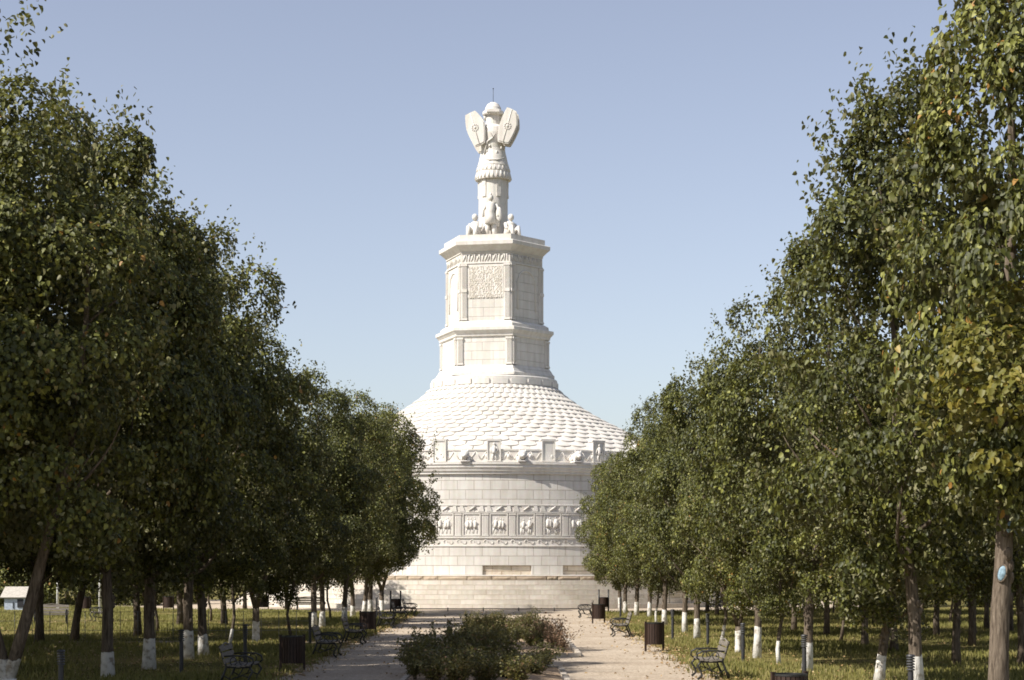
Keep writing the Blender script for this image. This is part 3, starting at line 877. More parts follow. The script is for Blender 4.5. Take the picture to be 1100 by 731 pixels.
def trunk_mesh(seed, dia=.30, H=11.0, cb=2.4, Rm=2.7, kind='straight'):
    rv = random.Random(seed); m = MB(); r = dia / 2

    def limb(p0, d, L, r0, n=5, up=.5):
        pts = [Vector(p0)]; d = Vector(d).normalized()
        for i in range(n):
            d = (d + Vector((rv.uniform(-.25, .25), rv.uniform(-.25, .25), up * .22))).normalized()
            pts.append(pts[-1] + d * L / n)
        m.tube(pts, [r0 * (1 - .8 * i / n) for i in range(n + 1)], 7)
        return pts
    bend = (rv.uniform(-.12, .12), rv.uniform(-.12, .12))
    if kind in ('straight', 'thin'):
        n = 14; pts, rad = [], []
        w = .05 if kind == 'straight' else .16
        for i in range(n + 1):
            t = i / n; z = t * H * .86
            amp = min(1, z / 1.2)
            pts.append((bend[0] * z * .3 + w * amp * math.sin(z * 1.5 + seed), bend[1] * z * .3 + w * amp * math.cos(z * 1.1 + seed), z - .08 if i == 0 else z))
            fl = 1.28 if i == 0 else 1.0
            rad.append(r * fl * (1 - .80 * t ** 1.1))
        m.tube(pts, rad, 12)
        for i in range(11):
            z = cb * .95 + (H * .62 - cb) * i / 11; k = int(z / (H * .86) * n); a = i * 2.4 + rv.uniform(-.4, .4)
            limb(pts[k], (math.cos(a), math.sin(a), .55), Rm * rv.uniform(.6, .95), rad[k] * .5)
        for i in range(5):      # pruning knots
            a = rv.uniform(0, TAU); z = rv.uniform(.9, 2.6); k = int(z / (H * .86) * n)
            m.ell((pts[k][0] + r * .8 * math.cos(a), pts[k][1] + r * .8 * math.sin(a), z), (r * .42, r * .42, r * .5), nu=8, nv=6)
    else:                       # forked: short bole and two limbs that part low down
        fz = {'fork': 1.15, 'low_fork': .35}[kind]
        m.tube([(0, 0, -.08), (0, 0, .15), (0, 0, fz * .6), (0, 0, fz)], [r * 1.25, r * 1.05, r, r * .95], 12)
        a0 = rv.uniform(-.2, .2)
        for s in (0, math.pi):
            sp = .42 if kind == 'fork' else .36
            p = [(0, 0, fz - .05)]
            for i in range(1, 9):
                z = fz + (H * .8 - fz) * i / 8; o = min(sp * (z - fz), .95 + .1 * z) * .85
                p.append((o * math.cos(s + a0) + rv.uniform(-.07, .07), o * math.sin(s + a0) + rv.uniform(-.05, .05), z))
            rad = [r * .74 * (1 - .8 * i / 8) for i in range(9)]
            m.tube(p, rad, 10)
            for i in range(6):
                k = 3 + i % 5; a = rv.uniform(0, TAU); limb(p[k], (math.cos(a), math.sin(a), .5), Rm * rv.uniform(.5, .8), rad[k] * .5)
    return m.mesh('trunk', M_BARK)


CB = 2.1                        # foot of the crown in the prototypes, height 11
CROWNS = {}
for nm, sd, kw in [('a', 1, {}), ('b', 2, {}), ('c', 3, dict(shape='tall')), ('d', 4, {}), ('e', 5, dict(shape='round', leaf=.104, per=380)), ('f', 6, dict(shape='round', leaf=.104, per=380)),
                   ('g', 7, dict(shape='tall'))]:
    CROWNS[nm] = crown_mesh(sd, **kw)
CROWNS['near'] = crown_mesh(21, n_clump=110, per=400, leaf=.110, sprigs=260)
CROWNS['near2'] = crown_mesh(22, n_clump=110, per=400, leaf=.110, sprigs=260, shape='tall')
CROWNS['edge'] = crown_mesh(27, H=9.0, Rm=2.3, n_clump=130, per=220, leaf=.13, sprigs=220)
BASE_R = {'edge': 2.3}
CROWNS['far'] = crown_mesh(23, n_clump=110, per=50, leaf=.24, sprigs=60)
CROWNS['far2'] = crown_mesh(24, n_clump=110, per=50, leaf=.24, sprigs=60, shape='round')
TRUNKS = {'s1': trunk_mesh(1), 's2': trunk_mesh(2), 's3': trunk_mesh(3), 'big': trunk_mesh(4, .40, cb=4.9, Rm=1.6), 'thin1': trunk_mesh(5, .15, kind='thin'),
          'thin2': trunk_mesh(6, .15, kind='thin'), 'fork': trunk_mesh(7, .26, kind='fork'), 'low_fork': trunk_mesh(8, .36, kind='low_fork')}
TREES = []


def tree(x, y, h, rad, crown, trunk, white, label, group=None, rz=None, lean=(0, 0), tk=1.0, name='linden_tree', cb=None):
    o = empty(name, (x, y, 0), 0)
    tag(o, label, 'tree', group)
    o.rotation_euler = (lean[1], lean[0], 0)
    rz = random.uniform(0, TAU) if rz is None else rz
    t = link('trunk', TRUNKS[trunk], o); s = h / 11.0
    kx = max(.75, min(1.05, rad / 2.9)) * tk; t.scale = (kx, kx, s); t.rotation_euler.z = 0 if 'fork' in trunk else rz
    sl = t.material_slots[0]; sl.link = 'OBJECT'; sl.material = M_BARKW if white else M_BARK
    c = link('crown', CROWNS[crown], o)
    br = BASE_R.get(crown, 2.9); c0 = cb or CB * s; c.scale = (rad / br, rad / br, (h - c0) / 9.0); c.location = (0, 0, c0); c.rotation_euler.z = rz
    TREES.append((o, x, y, rad))
    return o


GW = 'whitewashed trees lining the right of the path'
GL = 'whitewashed trees lining the left of the path'
# right-hand row (pixel of the foot, height, crown radius, crown, trunk, ...)
RT = [
    ((1073, 772), 14.4, 1.9, 'edge', 'big', False, 'big tree at the right edge with two pale blue painted wounds on its bark', (.03, 0)),
    ((985, 745), 13.0, 2.8, 'near', 's2', True, 'tall straight thick-trunked tree just behind the louvred lamp post, left of the blue-marked tree', (-.035, 0)),
    ((944, 735), 7.6, 2.1, 'a', 's1', True, 'right-leaning forked tree with whitewashed foot, between two louvred lamp posts', (.10, 0)),
    ((867, 722), 11.0, 2.35, 'b', 's2', True, 'whitewashed tree whose foot stands behind the nearest slatted bin on the right', (.03, 0)),
    ((837, 714), 6.6, 1.6, 'd', 'thin1', True, 'very thin crooked sapling with whitewashed foot on the sunny right lawn', (.02, 0)),
    ((813, 707), 10.4, 2.4, 'c', 's3', True, 'straight whitewashed tree just right of the lamp post, left of the crooked sapling', (0, 0)),
    ((793, 701), 7.6, 1.8, 'b', 'fork', True, 'slim fork-trunked tree left of a dark lamp post on the right lawn', (0, 0)),
    ((774, 695), 8.2, 1.9, 'd', 'thin2', True, 'slender curving tree behind the nearest right-hand bench', (.03, 0)),
    ((749, 686), 10.4, 2.5, 'a', 's1', True, 'sturdy whitewashed tree with the widest painted foot mid-way along the right lawn', (0, 0)),
    ((736, 680), 9.6, 2.2, 'c', 's2', True, 'straight ivy-dark trunk with bright white foot beside the sturdiest tree', (0, 0)),
    ((714, 672.5), 10.2, 2.5, 'e', 's3', True, 'whitewashed tree that forks high, above right of the second slatted bin', (0, 0)),
    ((705, 670), 8.0, 1.8, 'b', 'thin1', True, 'thin dark-stemmed tree just left of the high-forking whitewashed tree', (-.03, 0)),
    ((698, 664.5), 9.2, 2.2, 'd', 's1', True, 'whitewashed tree rising directly behind the second slatted bin', (0, 0)),
    ((684, 661.5), 9.7, 2.6, 'f', 's2', True, 'whitewashed tree behind the middle bench of the right side', (.02, 0)),
    ((672, 659.5), 9.0, 2.5, 'e', 's3', True, 'second last tree of the right row, near the monument base', (0, 0)),
    ((666, 657.8), 8.6, 2.3, 'f', 's1', True, 'last tree of the right row, nearest the monument base', (0, 0)),
]
for i, ((px, py), h, rad, cr, tr, wh, lab, lean) in enumerate(RT):
    x, y = gp(px, py); rad *= 1.0 if i < 4 else .91
    o = tree(x, y, h, rad, cr, tr, wh, lab, GW, rz=i * 1.7, lean=lean, tk=1.22 if i == 0 else 1.0, cb=3.7 if i == 0 else 2.0 * h / 11.0)
    if i == 0: first_right = o
# blue painted pruning wounds on the nearest right-hand trunk
x, y = gp(1073, 772)
for (dz, sx, sz, dx) in ((2.50, .075, .14, -.06), (3.30, .055, .11, .02)):
    w = MB(); w.ell((0, 0, 0), (sx, .05, sz), nu=14, nv=8)
    o = w.build('painted_wound', M_BLUE, first_right); o.location = (-.08 + dx + .03 * dz, -.17, dz); o.rotation_euler = (0, R(12), R(-35))
    w = MB(); w.tube([(sx * math.cos(TAU * k / 14) * 1.05, 0, sz * math.sin(TAU * k / 14) * 1.05) for k in range(15)], .022, 6)
    q = w.build('bark_rim', M_BARK, o)
# yellowing low branch of the nearest right-hand tree
yb = crown_mesh(31, H=3.0, Rm=1.3, n_clump=34, per=80, leaf=.13, mat=M_LEAFY, sprigs=40, shape='round')
o = link('yellowing_branch', yb, first_right); o.location = (-.40, -1.75, 4.15)
o['label'] = 'yellowing low foliage'
# left-hand row
LT = [
    ((8, 750), 12.3, 2.9, 'near2', 'low_fork', True, 'dark tree at the left edge whose trunk splits low into a V', (.03, 0)),
    ((116, 729), 13.2, 2.8, 'near', 's2', True, 'straight dark trunk with grey-white foot, just right of the louvred lamp at left', (0, 0)),
    ((160, 719), 12.6, 3.0, 'a', 's1', True, 'straight dark tree with pale foot, second whole trunk from the V-shaped tree', (0, 0)),
    ((202, 708), 12.6, 2.9, 'c', 's3', True, 'dark tree leaning right beside a black lamp post on the left lawn', (.04, 0)),
    ((219, 704), 11.4, 2.7, 'b', 's2', True, 'tree with a sunlit dappled white foot leaning left, beside a dark leaning neighbour', (-.04, 0)),
    ((246, 696), 8.0, 2.0, 'd', 'thin1', True, 'thin dark tree left of the Y-shaped tree on the left lawn', (.05, 0)),
    ((275, 690), 11.3, 2.8, 'd', 'fork', True, 'Y-shaped tree forking low with the white monument base behind it', (0, 0)),
    ((313, 686), 7.2, 1.9, 'b', 'thin2', False, 'thin crooked dark stem rising behind the nearest left-hand bin', (0, 0)),
    ((337, 675), 11.0, 2.6, 'g', 's1', True, 'thick white-footed trunk behind the second left-hand bench', (0, 0)),
    ((346, 674), 10.4, 2.4, 'c', 's2', True, 'white-footed tree close to the right of a thicker trunk, behind the second left-hand bench', (0, 0)),
    ((355, 667), 8.0, 1.7, 'a', 'thin1', False, 'very thin bare stem between two pairs of white-footed left-hand trees', (0, 0)),
    ((370, 669), 10.8, 2.4, 'f', 's3', True, 'white-footed tree behind the third left-hand bench', (.03, 0)),
    ((379, 663), 10.4, 2.4, 'e', 's1', True, 'dark tree with grey-white foot right of the third left-hand bench', (0, 0)),
    ((391, 661.5), 10.6, 2.4, 'g', 's2', True, 'tree leaning right above the second left-hand bin', (.09, 0)),
    ((398, 660.5), 11.0, 2.6, 'f', 's3', True, 'bright white-footed tree just right of the leaning one', (0, 0)),
    ((410, 658.3), 11.9, 3.3, 'e', 'fork', True, 'last left-hand tree with round crown overlapping the monument wall', (0, 0)),
]
for i, ((px, py), h, rad, cr, tr, wh, lab, lean) in enumerate(LT):
    x, y = gp(px, py)
    tree(x, y, h, rad, cr, tr, wh, lab, GL, rz=i * 2.1 + .5, lean=lean)
# second and third rows on the left lawn, bare trunks
for (px, py, h, rad, cr, tr, lean, lab) in [
    (42, 692, 11.0, 2.9, 'c', 's2', 0, 'bare upright trunk in the left lawn beside the grassy bench'),
    (80, 689, 10.4, 2.8, 'a', 's1', .10, 'bare trunk leaning right on the sunny left lawn'),
    (148, 684, 10.2, 2.8, 'b', 's3', 0, 'bare trunk behind the wire fence, left of the second pale-footed dark tree'),
    (170, 680, 8.5, 2.2, 'd', 'thin2', 0, 'thin bare trunk close behind the second pale-footed dark tree'),
    (193, 674, 10.2, 2.8, 'g', 's2', 0, 'bare trunk above the black lamp post on the left lawn'),
    (227, 668, 8.5, 2.2, 'c', 'thin1', 0, 'slim sunlit trunk far back on the left lawn by the wire fence'),
    (241, 671, 10.2, 2.8, 'a', 's3', 0, 'pale sunlit bare trunk between the dappled tree and the Y-shaped tree'),
    (308, 655.5, 8.5, 2.3, 'e', 's1', 0, 'bare grey trunk in front of the white base, left of the dark backrest'),
    (263, 657, 9.0, 2.5, 'f', 's2', 0, 'bare trunk just left of the black bin before the white base')]:
    x, y = gp(px, py)
    tree(x, y, h, rad, cr, tr, False, lab, 'bare-trunked trees of the left lawn', lean=(lean, 0))
# trees added left of the frame, made tall to shade the left-hand row
rg = random.Random(77)
for (x, y, h) in [(-12.0, 38.5, 15.2), (-19, 33, 17), (-17.8, 43.5, 17), (-14, 29.5, 15), (-21, 49, 17), (-20.5, 39, 17.5), (-18.6, 51.3, 15.5), (-23.5, 44, 17), (-16.5, 34.5, 16), (-23, 55, 15.5), (-21.2, 59.5, 13.5), (-24.5, 63.5, 13), (-24, 35, 17), (-26, 51, 16)]:
    if h: tree(x, y, h, 3.3, rg.choice('abcdg'), rg.choice(['s1', 's2', 's3']), True, 'tree added left of the frame to shade the left-hand row', 'shade trees added left of the frame')
# the wood behind the right-hand row
spots = [(888, 684), (903, 689), (929, 696), (961, 702), (1027, 714), (1044, 694), (1006, 684), (870, 672), (840, 666), (822, 668), (853, 680), (1098, 716), (985, 680), (1046, 683), (800, 664), (785, 661), (770, 662), (760, 659.5), (912, 668), (940, 672), (968, 670), (1020, 672), (1060, 676), (1085, 680), (895, 660), (925, 659), (958, 661), (990, 662), (1030, 661), (1066, 664), (1094, 662), (845, 657), (870, 656), (815, 656)]
for i, (px, py) in enumerate(spots):
    x, y = gp(px, py)
    tree(x, y, rg.uniform(8.4, 10.4), rg.uniform(1.8, 2.4), rg.choice('abcdg'), rg.choice(['s1', 's2', 's3', 's2', 'thin2']), False,
         'unpainted dark-trunked tree in the shaded wood behind the right-hand row', 'trees of the right-hand wood')
for k in range(12):             # deeper part of the wood, and the wood beyond the frame on the right
    x = rg.uniform(20, 46); y = rg.uniform(56, 118)
    tree(x, y, rg.uniform(9, 12), rg.uniform(2.6, 3.2), rg.choice(['far', 'far2', 'c', 'g']), rg.choice(['s1', 's2', 's3']), False,
         'unpainted dark-trunked tree in the shaded wood behind the right-hand row', 'trees of the right-hand wood')
# trees and shrubs beyond the forecourt
for k in range(34):
    left = k < 18
    x = rg.uniform(-62, -24) if left else rg.uniform(24, 62); y = rg.uniform(126, 168)
    tree(x, y, rg.uniform(7.5, 10.5), rg.uniform(2.8, 3.8), rg.choice(['far', 'far2']), 's1', False,
         'distant leafy tree beyond the ' + ('left' if left else 'right') + ' side of the forecourt', 'distant trees on the ' + ('left' if left else 'right'))

SHRUB = crown_mesh(51, H=2.6, Rm=2.1, n_clump=70, per=60, leaf=.17, sprigs=60, shape='round')
STEMS = MB(); rv = random.Random(4)
for i in range(9):
    a = rv.uniform(0, TAU); STEMS.tube([(0, 0, -.05), (.4 * math.cos(a), .4 * math.sin(a), .8), (1.0 * math.cos(a), 1.0 * math.sin(a), 1.9)], [.05, .035, .012], 5)
STEMS = STEMS.mesh('stems', M_BARK)
for k in range(26):
    left = k < 16
    x = -60 + 38 * (k + rg.random()) / 16 if left else 24 + 40 * (k - 16 + rg.random()) / 10
    y = rg.uniform(118, 128) if abs(x) > 30 else rg.uniform(124, 132)
    o = empty('shrub', (x, y, 0)); tag(o, 'rounded green shrub on the far edge of the ' + ('left' if left else 'right') + ' lawn', 'shrub', 'shrubs far ' + ('left' if left else 'right'))
    s = rg.uniform(.8, 1.2); o.scale = (s, s, s); o.rotation_euler.z = rg.uniform(0, TAU)
    link('foliage', SHRUB, o).location = (0, 0, .05); link('stems', STEMS, o)

# ------------------------------------------------------------------ rose bushes


def bush_mesh(seed, mat, H=1.0, Rm=.62, n=950, leaf=.075, canes=11):
    rg_ = np.random.default_rng(seed); rv = random.Random(seed); st_ = MB(); P_ = []
    for i in range(canes):
        a = TAU * i / canes + rv.uniform(-.3, .3); L = rv.uniform(.55, 1.1) * H; sp = rv.uniform(.15, 1) * Rm
        p = [(rv.uniform(-.06, .06), rv.uniform(-.06, .06), 0)]
        for j in range(1, 6):
            t = j / 5; p.append((sp * t ** 1.2 * math.cos(a) + rv.uniform(-.04, .04), sp * t ** 1.2 * math.sin(a) + rv.uniform(-.04, .04), L * t))
        st_.tube(p, [.012, .011, .009, .007, .005, .003], 5)
        for q in range(n // canes):
            t = rv.uniform(.22, 1.03) * 5; j = min(4, int(t)); f = t - j
            P_.append([p[j][c] + (p[j + 1][c] - p[j][c]) * f for c in range(3)])
    P_ = np.array(P_); P_ = P_ + rg_.normal(0, .075, P_.shape) * np.array([1, 1, .8]); P_[:, 2] = np.maximum(P_[:, 2], .05)
    m = len(P_)
    nr = norm(rg_.normal(0, .6, (m, 3)) + np.array([0, 0, .7])); dn = norm(rg_.normal(0, .8, (m, 3)) + np.array([0, 0, -.3]))
    fm = leaf_mesh('foliage', P_, nr, dn, leaf * rg_.uniform(.6, 1.3, m), np.clip(rg_.normal(.5, .24, m), 0, 1), mat)
    return fm, st_.mesh('stems', M_BARK)


ROSES = [bush_mesh(60 + i, M_ROSE) for i in range(5)]
DRYB = [bush_mesh(70 + i, M_DRY, 1.0, .6, 420, .06, 16) for i in range(2)]
rg = random.Random(9)


def bush(x, y, h, rad, kind, lab, grp, name='rose_bush'):
    fm, sm = kind
    o = empty(name, (x, y, .06)); tag(o, lab, 'bush', grp); o.rotation_euler.z = rg.uniform(0, TAU)
    o.scale = (rad / .62, rad / .62, h)
    link('foliage', fm, o); link('stems', sm, o)


for k in range(22):             # near bed, in the shade
    y = rg.uniform(38.5, 46.8); x = rg.uniform(-2.5, .9)
    bush(x, y, rg.uniform(.42, .66) + max(0, -x) * .12, rg.uniform(.4, .62), ROSES[k % 5], 'dark green rose bush in the shaded near flower bed', 'rose bushes in the near bed')
for (x, y, h) in [(-2.3, 44.3, .95), (-1.9, 46.0, 1.0), (-1.3, 46.5, 1.15), (-.6, 46.6, .95), (-.1, 46.0, .85), (.85, 46.6, .62)]:
    bush(x, y, h, .55, ROSES[1], 'dark green rose bush in the shaded near flower bed', 'rose bushes in the near bed')
for k in range(50):             # far bed, in the sun
    t = k / 50; y = 56.0 + 25 * t ** 1.2 + rg.uniform(-.5, .5); x = rg.uniform(-1.8, .9)
    bush(x, y, rg.uniform(.5, .95) - .22 * t, rg.uniform(.26, .46), ROSES[k % 5], 'sunlit yellowish green rose bush in the far flower bed', 'rose bushes in the far bed')
for (x, y, h) in [(.9, 57.0, 1.05), (1.25, 56, .8), (1.45, 58, .95), (1.55, 55.2, .7), (1.2, 60, .9)]:
    bush(x, y, h, .6, DRYB[k % 2], 'withered reddish brown bush at the right corner of the far flower bed', 'withered bushes in the far bed', 'dry_bush')
    k += 1

# ------------------------------------------------------------------ benches, bins, lamps


def make_bench():
    o = empty('park_bench')
    s = MB()
    for i in range(5): s.box((0, -.02 - .105 * i + .03, .445 + .012 * abs(i - 2)), (1.56, .085, .03))
    s.build('seat', M_SLAT, o)
    bk = MB(); M = Matrix.Rotation(R(-14), 3, 'X')
    for i in range(3): bk.box((0, .11 + .035 * i + .0, .56 + .135 * i), (1.56, .028, .105), M)
    bk.tube([(-.78, .20, .86), (-.3, .21, .90), (0, .215, .93), (.3, .21, .90), (.78, .20, .86)], .022, 6)
    bk.build('backrest', M_SLAT, o)
    for sx in (-.70, .70):
        f = MB()
        f.tube([(sx, .23, .90), (sx, .15, .62), (sx, .07, .44), (sx, .14, .25), (sx, .24, .02)], [.02, .022, .028, .026, .03], 8)
        f.tube([(sx, .07, .43), (sx, -.2, .42), (sx, -.45, .43)], .022, 8)
        f.tube([(sx, -.42, .43), (sx, -.50, .33), (sx, -.42, .20), (sx, -.40, .10), (sx, -.50, .02)], [.026, .026, .024, .026, .03], 8)
        f.tube([(sx, -.30, .42), (sx, -.18, .22), (sx, -.02, .16), (sx, .14, .25)], .016, 6)
        f.tube([(sx, -.42, .20), (sx, -.28, .25), (sx, -.16, .20)], .014, 6)
        f.build('leg', M_IRON, o)
        a = MB()
        a.tube([(sx, .16, .66), (sx, -.1, .68), (sx, -.38, .67), (sx, -.50, .61), (sx, -.52, .52), (sx, -.46, .47)], .02, 8)
        a.tube([(sx + .05 * 0, -.30 + .09 * math.cos(t), .555 + .09 * math.sin(t)) for t in np.linspace(0, TAU, 13)], .012, 6)
        a.tube([(sx, -.08 + .07 * math.cos(t), .555 + .09 * math.sin(t)) for t in np.linspace(0, TAU, 13)], .012, 6)
        a.build('armrest', M_IRON, o)
    return o


def make_bin():
    o = empty('litter_bin')
    b = MB(); n = 22
    for k in range(n):
        a = TAU * k / n; M = Matrix.Rotation(a, 3, 'Z')
        b.box(M @ Vector((0, -.265, .55)), (.062, .022, .66), M)
    b.build('slatted_body', M_BIN, o)
    l = MB(); l.lathe([(0, .24), (.24, .24), (.24, .86)], 24); l.build('liner', M_DARK, o)
    h = MB()
    h.lathe([(.235, .868), (.285, .868), (.285, .90), (.235, .90), (.235, .868)], 28)
    h.build('rim', M_IRON, o)
    for s in (-1, 1):
        p = MB(); p.box((s * .30, 0, .46), (.055, .055, .92)); p.box((s * .30, 0, .925), (.07, .07, .012)); p.build('leg', M_BIN, o)
    return o


def make_tall_bin():
    o = empty('litter_bin')
    b = MB(); n = 20
    for k in range(n):
        a = TAU * k / n; M = Matrix.Rotation(a, 3, 'Z'); b.box(M @ Vector((0, -.215, .62)), (.055, .022, .55), M)
    b.build('slatted_body', M_BIN, o)
    l = MB(); l.lathe([(0, .36), (.19, .36), (.19, .88)], 20); l.build('liner', M_DARK, o)
    h = MB(); h.lathe([(.19, .885), (.235, .885), (.235, .91), (.19, .91)], 24); h.build('rim', M_IRON, o)
    for s in (-1, 1):
        p = MB(); p.tube([(s * .27, 0, -.05), (s * .27, 0, 1.35)], .045, 8); p.build('leg', M_IRON, o)
    return o


def make_lamp():
    o = empty('bollard_lamp')
    p = MB(); p.lathe([(.11, 0), (.11, .02), (.05, .03), (.05, .80), (0, .80)], 16); p.build('post', M_BOLL, o)
    h = MB()
    h.lathe([(.04, .80), (.04, 1.04)], 12)
    for i in range(5): z = .81 + i * .048; h.lathe([(.045, z), (.068, z), (.076, z + .014), (.062, z + .03), (.045, z + .034)], 16)
    h.build('lamp_head', M_LOUV, o)
    c = MB(); c.lathe([(.076, 1.045), (.08, 1.06), (.065, 1.085), (0, 1.095)], 16); c.build('cap', M_BOLL, o)
    return o


def place(proto, used, name, lab, cat, grp, x, y, rz):
    o = proto if not used else copy_tree(proto)
    tag(o, lab, cat, grp); o.location = (x, y, 0); o.rotation_euler.z = rz
    return o


bench = make_bench(); u = False
FACE_R, FACE_L = R(90), R(-90)     # seat faces -y in the prototype
for (px, py, rz, lab) in [
    (252, 736, FACE_R, 'nearest left-hand bench with grey slats, cut by the lower frame edge'),
    (346, 706, FACE_R, 'second left-hand bench, right of the nearest left-hand bin'),
    (376, 692, FACE_R, 'third left-hand bench, just left of the second left-hand bin'),
    (411, 675, FACE_R, 'fourth left-hand bench, just right of the second left-hand bin'),
    (426, 667.5, FACE_R, 'fifth left-hand bench, below the tall-posted bin on the left'),
    (437, 662, FACE_R, 'farthest left-hand bench, right of the tall-posted bin'),
    (769, 729, FACE_L, 'nearest right-hand bench with curled iron armrests on the sunny path edge'),
    (671, 684, FACE_L, 'middle right-hand bench, in the gap left of the second slatted bin'),
    (632, 664, FACE_L, 'farthest right-hand bench, left of two small bins near the monument'),
    (55, 671, R(8), 'weathered bench facing us on the left lawn behind the V-shaped tree'),
    (110, 668, R(-70), 'small bench half hidden behind the straight dark trunk on the left lawn'),
    (332, 658, R(180), 'dark bench seen from behind before the white monument base'),
    (775, 658, R(-80), 'dark bench in the shade under the right-hand wood near the forecourt')]:
    x, y = gp(px, py); place(bench, u, 'park_bench', lab, 'bench', 'benches in the park', x, y, rz); u = True
bin_ = make_bin(); u = False
for (px, py, lab) in [(314, 722, 'nearest left-hand slatted bin, standing on the shaded path edge'), (395, 682, 'second left-hand slatted bin, between two benches'),
                      (848, 784, 'nearest right-hand slatted bin, only its rim showing at the lower frame edge'), (703, 700, 'second right-hand slatted bin at the sunny lawn edge'),
                      (643, 670, 'farther right-hand slatted bin in front of the tall-posted bin'), (283, 656.5, 'black bin before the white monument base, behind the Y-shaped tree'),
                      (181, 657, 'small dark bin far off beyond the wire fence'), (92, 658, 'small dark bin far off beside the white pole')]:
    x, y = gp(px, py); place(bin_, u, 'litter_bin', lab, 'bin', 'slatted litter bins', x, y, R(20)); u = True
tb_ = make_tall_bin(); u = False
for (px, py, lab) in [(425, 661.5, 'litter bin hung between two tall posts on the left near the monument'), (648.5, 658.8, 'litter bin hung between two tall posts on the right near the monument')]:
    x, y = gp(px, py); place(tb_, u, 'litter_bin', lab, 'bin', 'litter bins between tall posts', x, y, 0); u = True
lamp = make_lamp(); u = False
for (x, y, lab) in [(6.94, 31.6, 'nearest right-hand bollard lamp, before the tall thick trunk'), (6.6, 41.0, 'bollard lamp beside the rim of the nearest right-hand bin'),
                    (6.3, 49.5, 'bollard lamp right of the nearest right-hand bench, beside a straight white-footed tree'), (6.45, 59.8, 'bollard lamp behind the nearest right-hand bench, right of the sturdiest tree'),
                    (5.84, 66.0, 'bollard lamp on the lawn just right of the second slatted bin'), (5.5, 92.0, 'farthest right-hand bollard lamp, between the middle bench and the tall-posted bin'),
                    (-8.3, 33.4, 'nearest left-hand bollard lamp, between the V-shaped tree and the straight dark trunk'), (-8.05, 44.2, 'left-hand bollard lamp touching the dark right-leaning trunk'),
                    (-7.1, 48.3, 'left-hand bollard lamp below the Y-shaped tree, above the nearest bench'), (-6.9, 62.0, 'left-hand bollard lamp behind the second bench'),
                    (-6.9, 92.5, 'farthest left-hand bollard lamp, above the fourth bench')]:
    place(lamp, u, 'bollard_lamp', lab, 'lamp', 'bollard lamps along the path', x, y, 0); u = True

# white poles on the left lawn
for (px, py, h, lab) in [(107.5, 662, 5.5, 'tall thin white pole just left of the straight dark trunk'), (62, 655, 3.6, 'short white post before the distant shrubs on the left')]:
    x, y = gp(px, py); p = MB(); p.tube([(0, 0, -.1), (0, 0, h)], [.09, .06], 10); p.box((0, 0, .02), (.4, .4, .06)); p.ell((0, 0, h), (.09, .09, .09))
    o = p.build('lamp_pole', M_POLE); o.location = (x, y, 0); tag(o, lab, 'pole')
# low wire fence on the left lawn
fe = empty('wire_fence', (0, 66, 0)); tag(fe, 'low thin wire fence crossing the sunny left lawn between the trunks', 'fence')
pm = MB(); pm.tube([(0, 0, -.05), (0, 0, 1.02)], .013, 6); pm = pm.mesh('fence_post', M_WIRE)
for k in range(21): link('fence_post', pm, fe).location = (-20 + k * .64, 0, 0)
for z in (.32, .66, .99):
    w = MB(); w.tube([(-20 + k * .64, 0, z + .008 * math.sin(k * 2.1)) for k in range(21)], .008, 5); w.build('wire', M_WIRE, fe)
# low rail before the monument
lr = empty('low_rail', (0, 107.5, 0)); tag(lr, 'thin dark low rail across the forecourt before the monument', 'rail')
w = MB(); w.tube([(-6.0, 0, .16), (4.7, 0, .16)], .035, 6); w.build('rail', M_IRON, lr)
for k in range(6): p = MB(); p.tube([(-5.9 + k * 2.1, 0, 0), (-5.9 + k * 2.1, 0, .24)], .03, 6); p.build('post', M_IRON, lr)
# kiosk far on the left
kx, ky = gp(17, 655.5); kk = empty('kiosk', (kx, ky, 0), R(8)); tag(kk, 'low pale kiosk with sloping roof and bluish front beyond the left lawn', 'kiosk')
m = MB(); m.box((.1, .5, .36), (1.55, 1.2, .72)); m.build('wall', M_KWALL, kk)
m = MB(); m.prism([(-.92, .0), (1.0, 0), (1.0, .05), (-.92, .05)], (0, -.22, .73), (1, 0, 0), (0, -.45, 1), (.12, .9, .48), 1.35); m.build('roof', M_KROOF, kk)
m = MB(); m.box((.28, -.12, .42), (.36, .04, .5)); m.box((-.15, -.12, .3), (.04, .05, .4)); m.build('hatch', M_DARK, kk)

# ------------------------------------------------------------------ grass and fallen leaves
rg = np.random.default_rng(8)
BLADE = np.array([(-.10, 0, 0), (.10, 0, 0), (.05, .7, .1), (-.02, 1, .25)])


def lawn(n, x0, x1, y0, y1, test):
    x = rg.uniform(x0, x1, n); y = y0 + (y1 - y0) * rg.uniform(0, 1, n) ** 1.25
    k = test(x, y); return np.stack([x[k], y[k], np.zeros(k.sum())], 1)


def inframe(x, y): return np.abs(x) < .285 * y + 1.0


def dist_mon(x, y): return np.hypot(x - MX, y - MY)


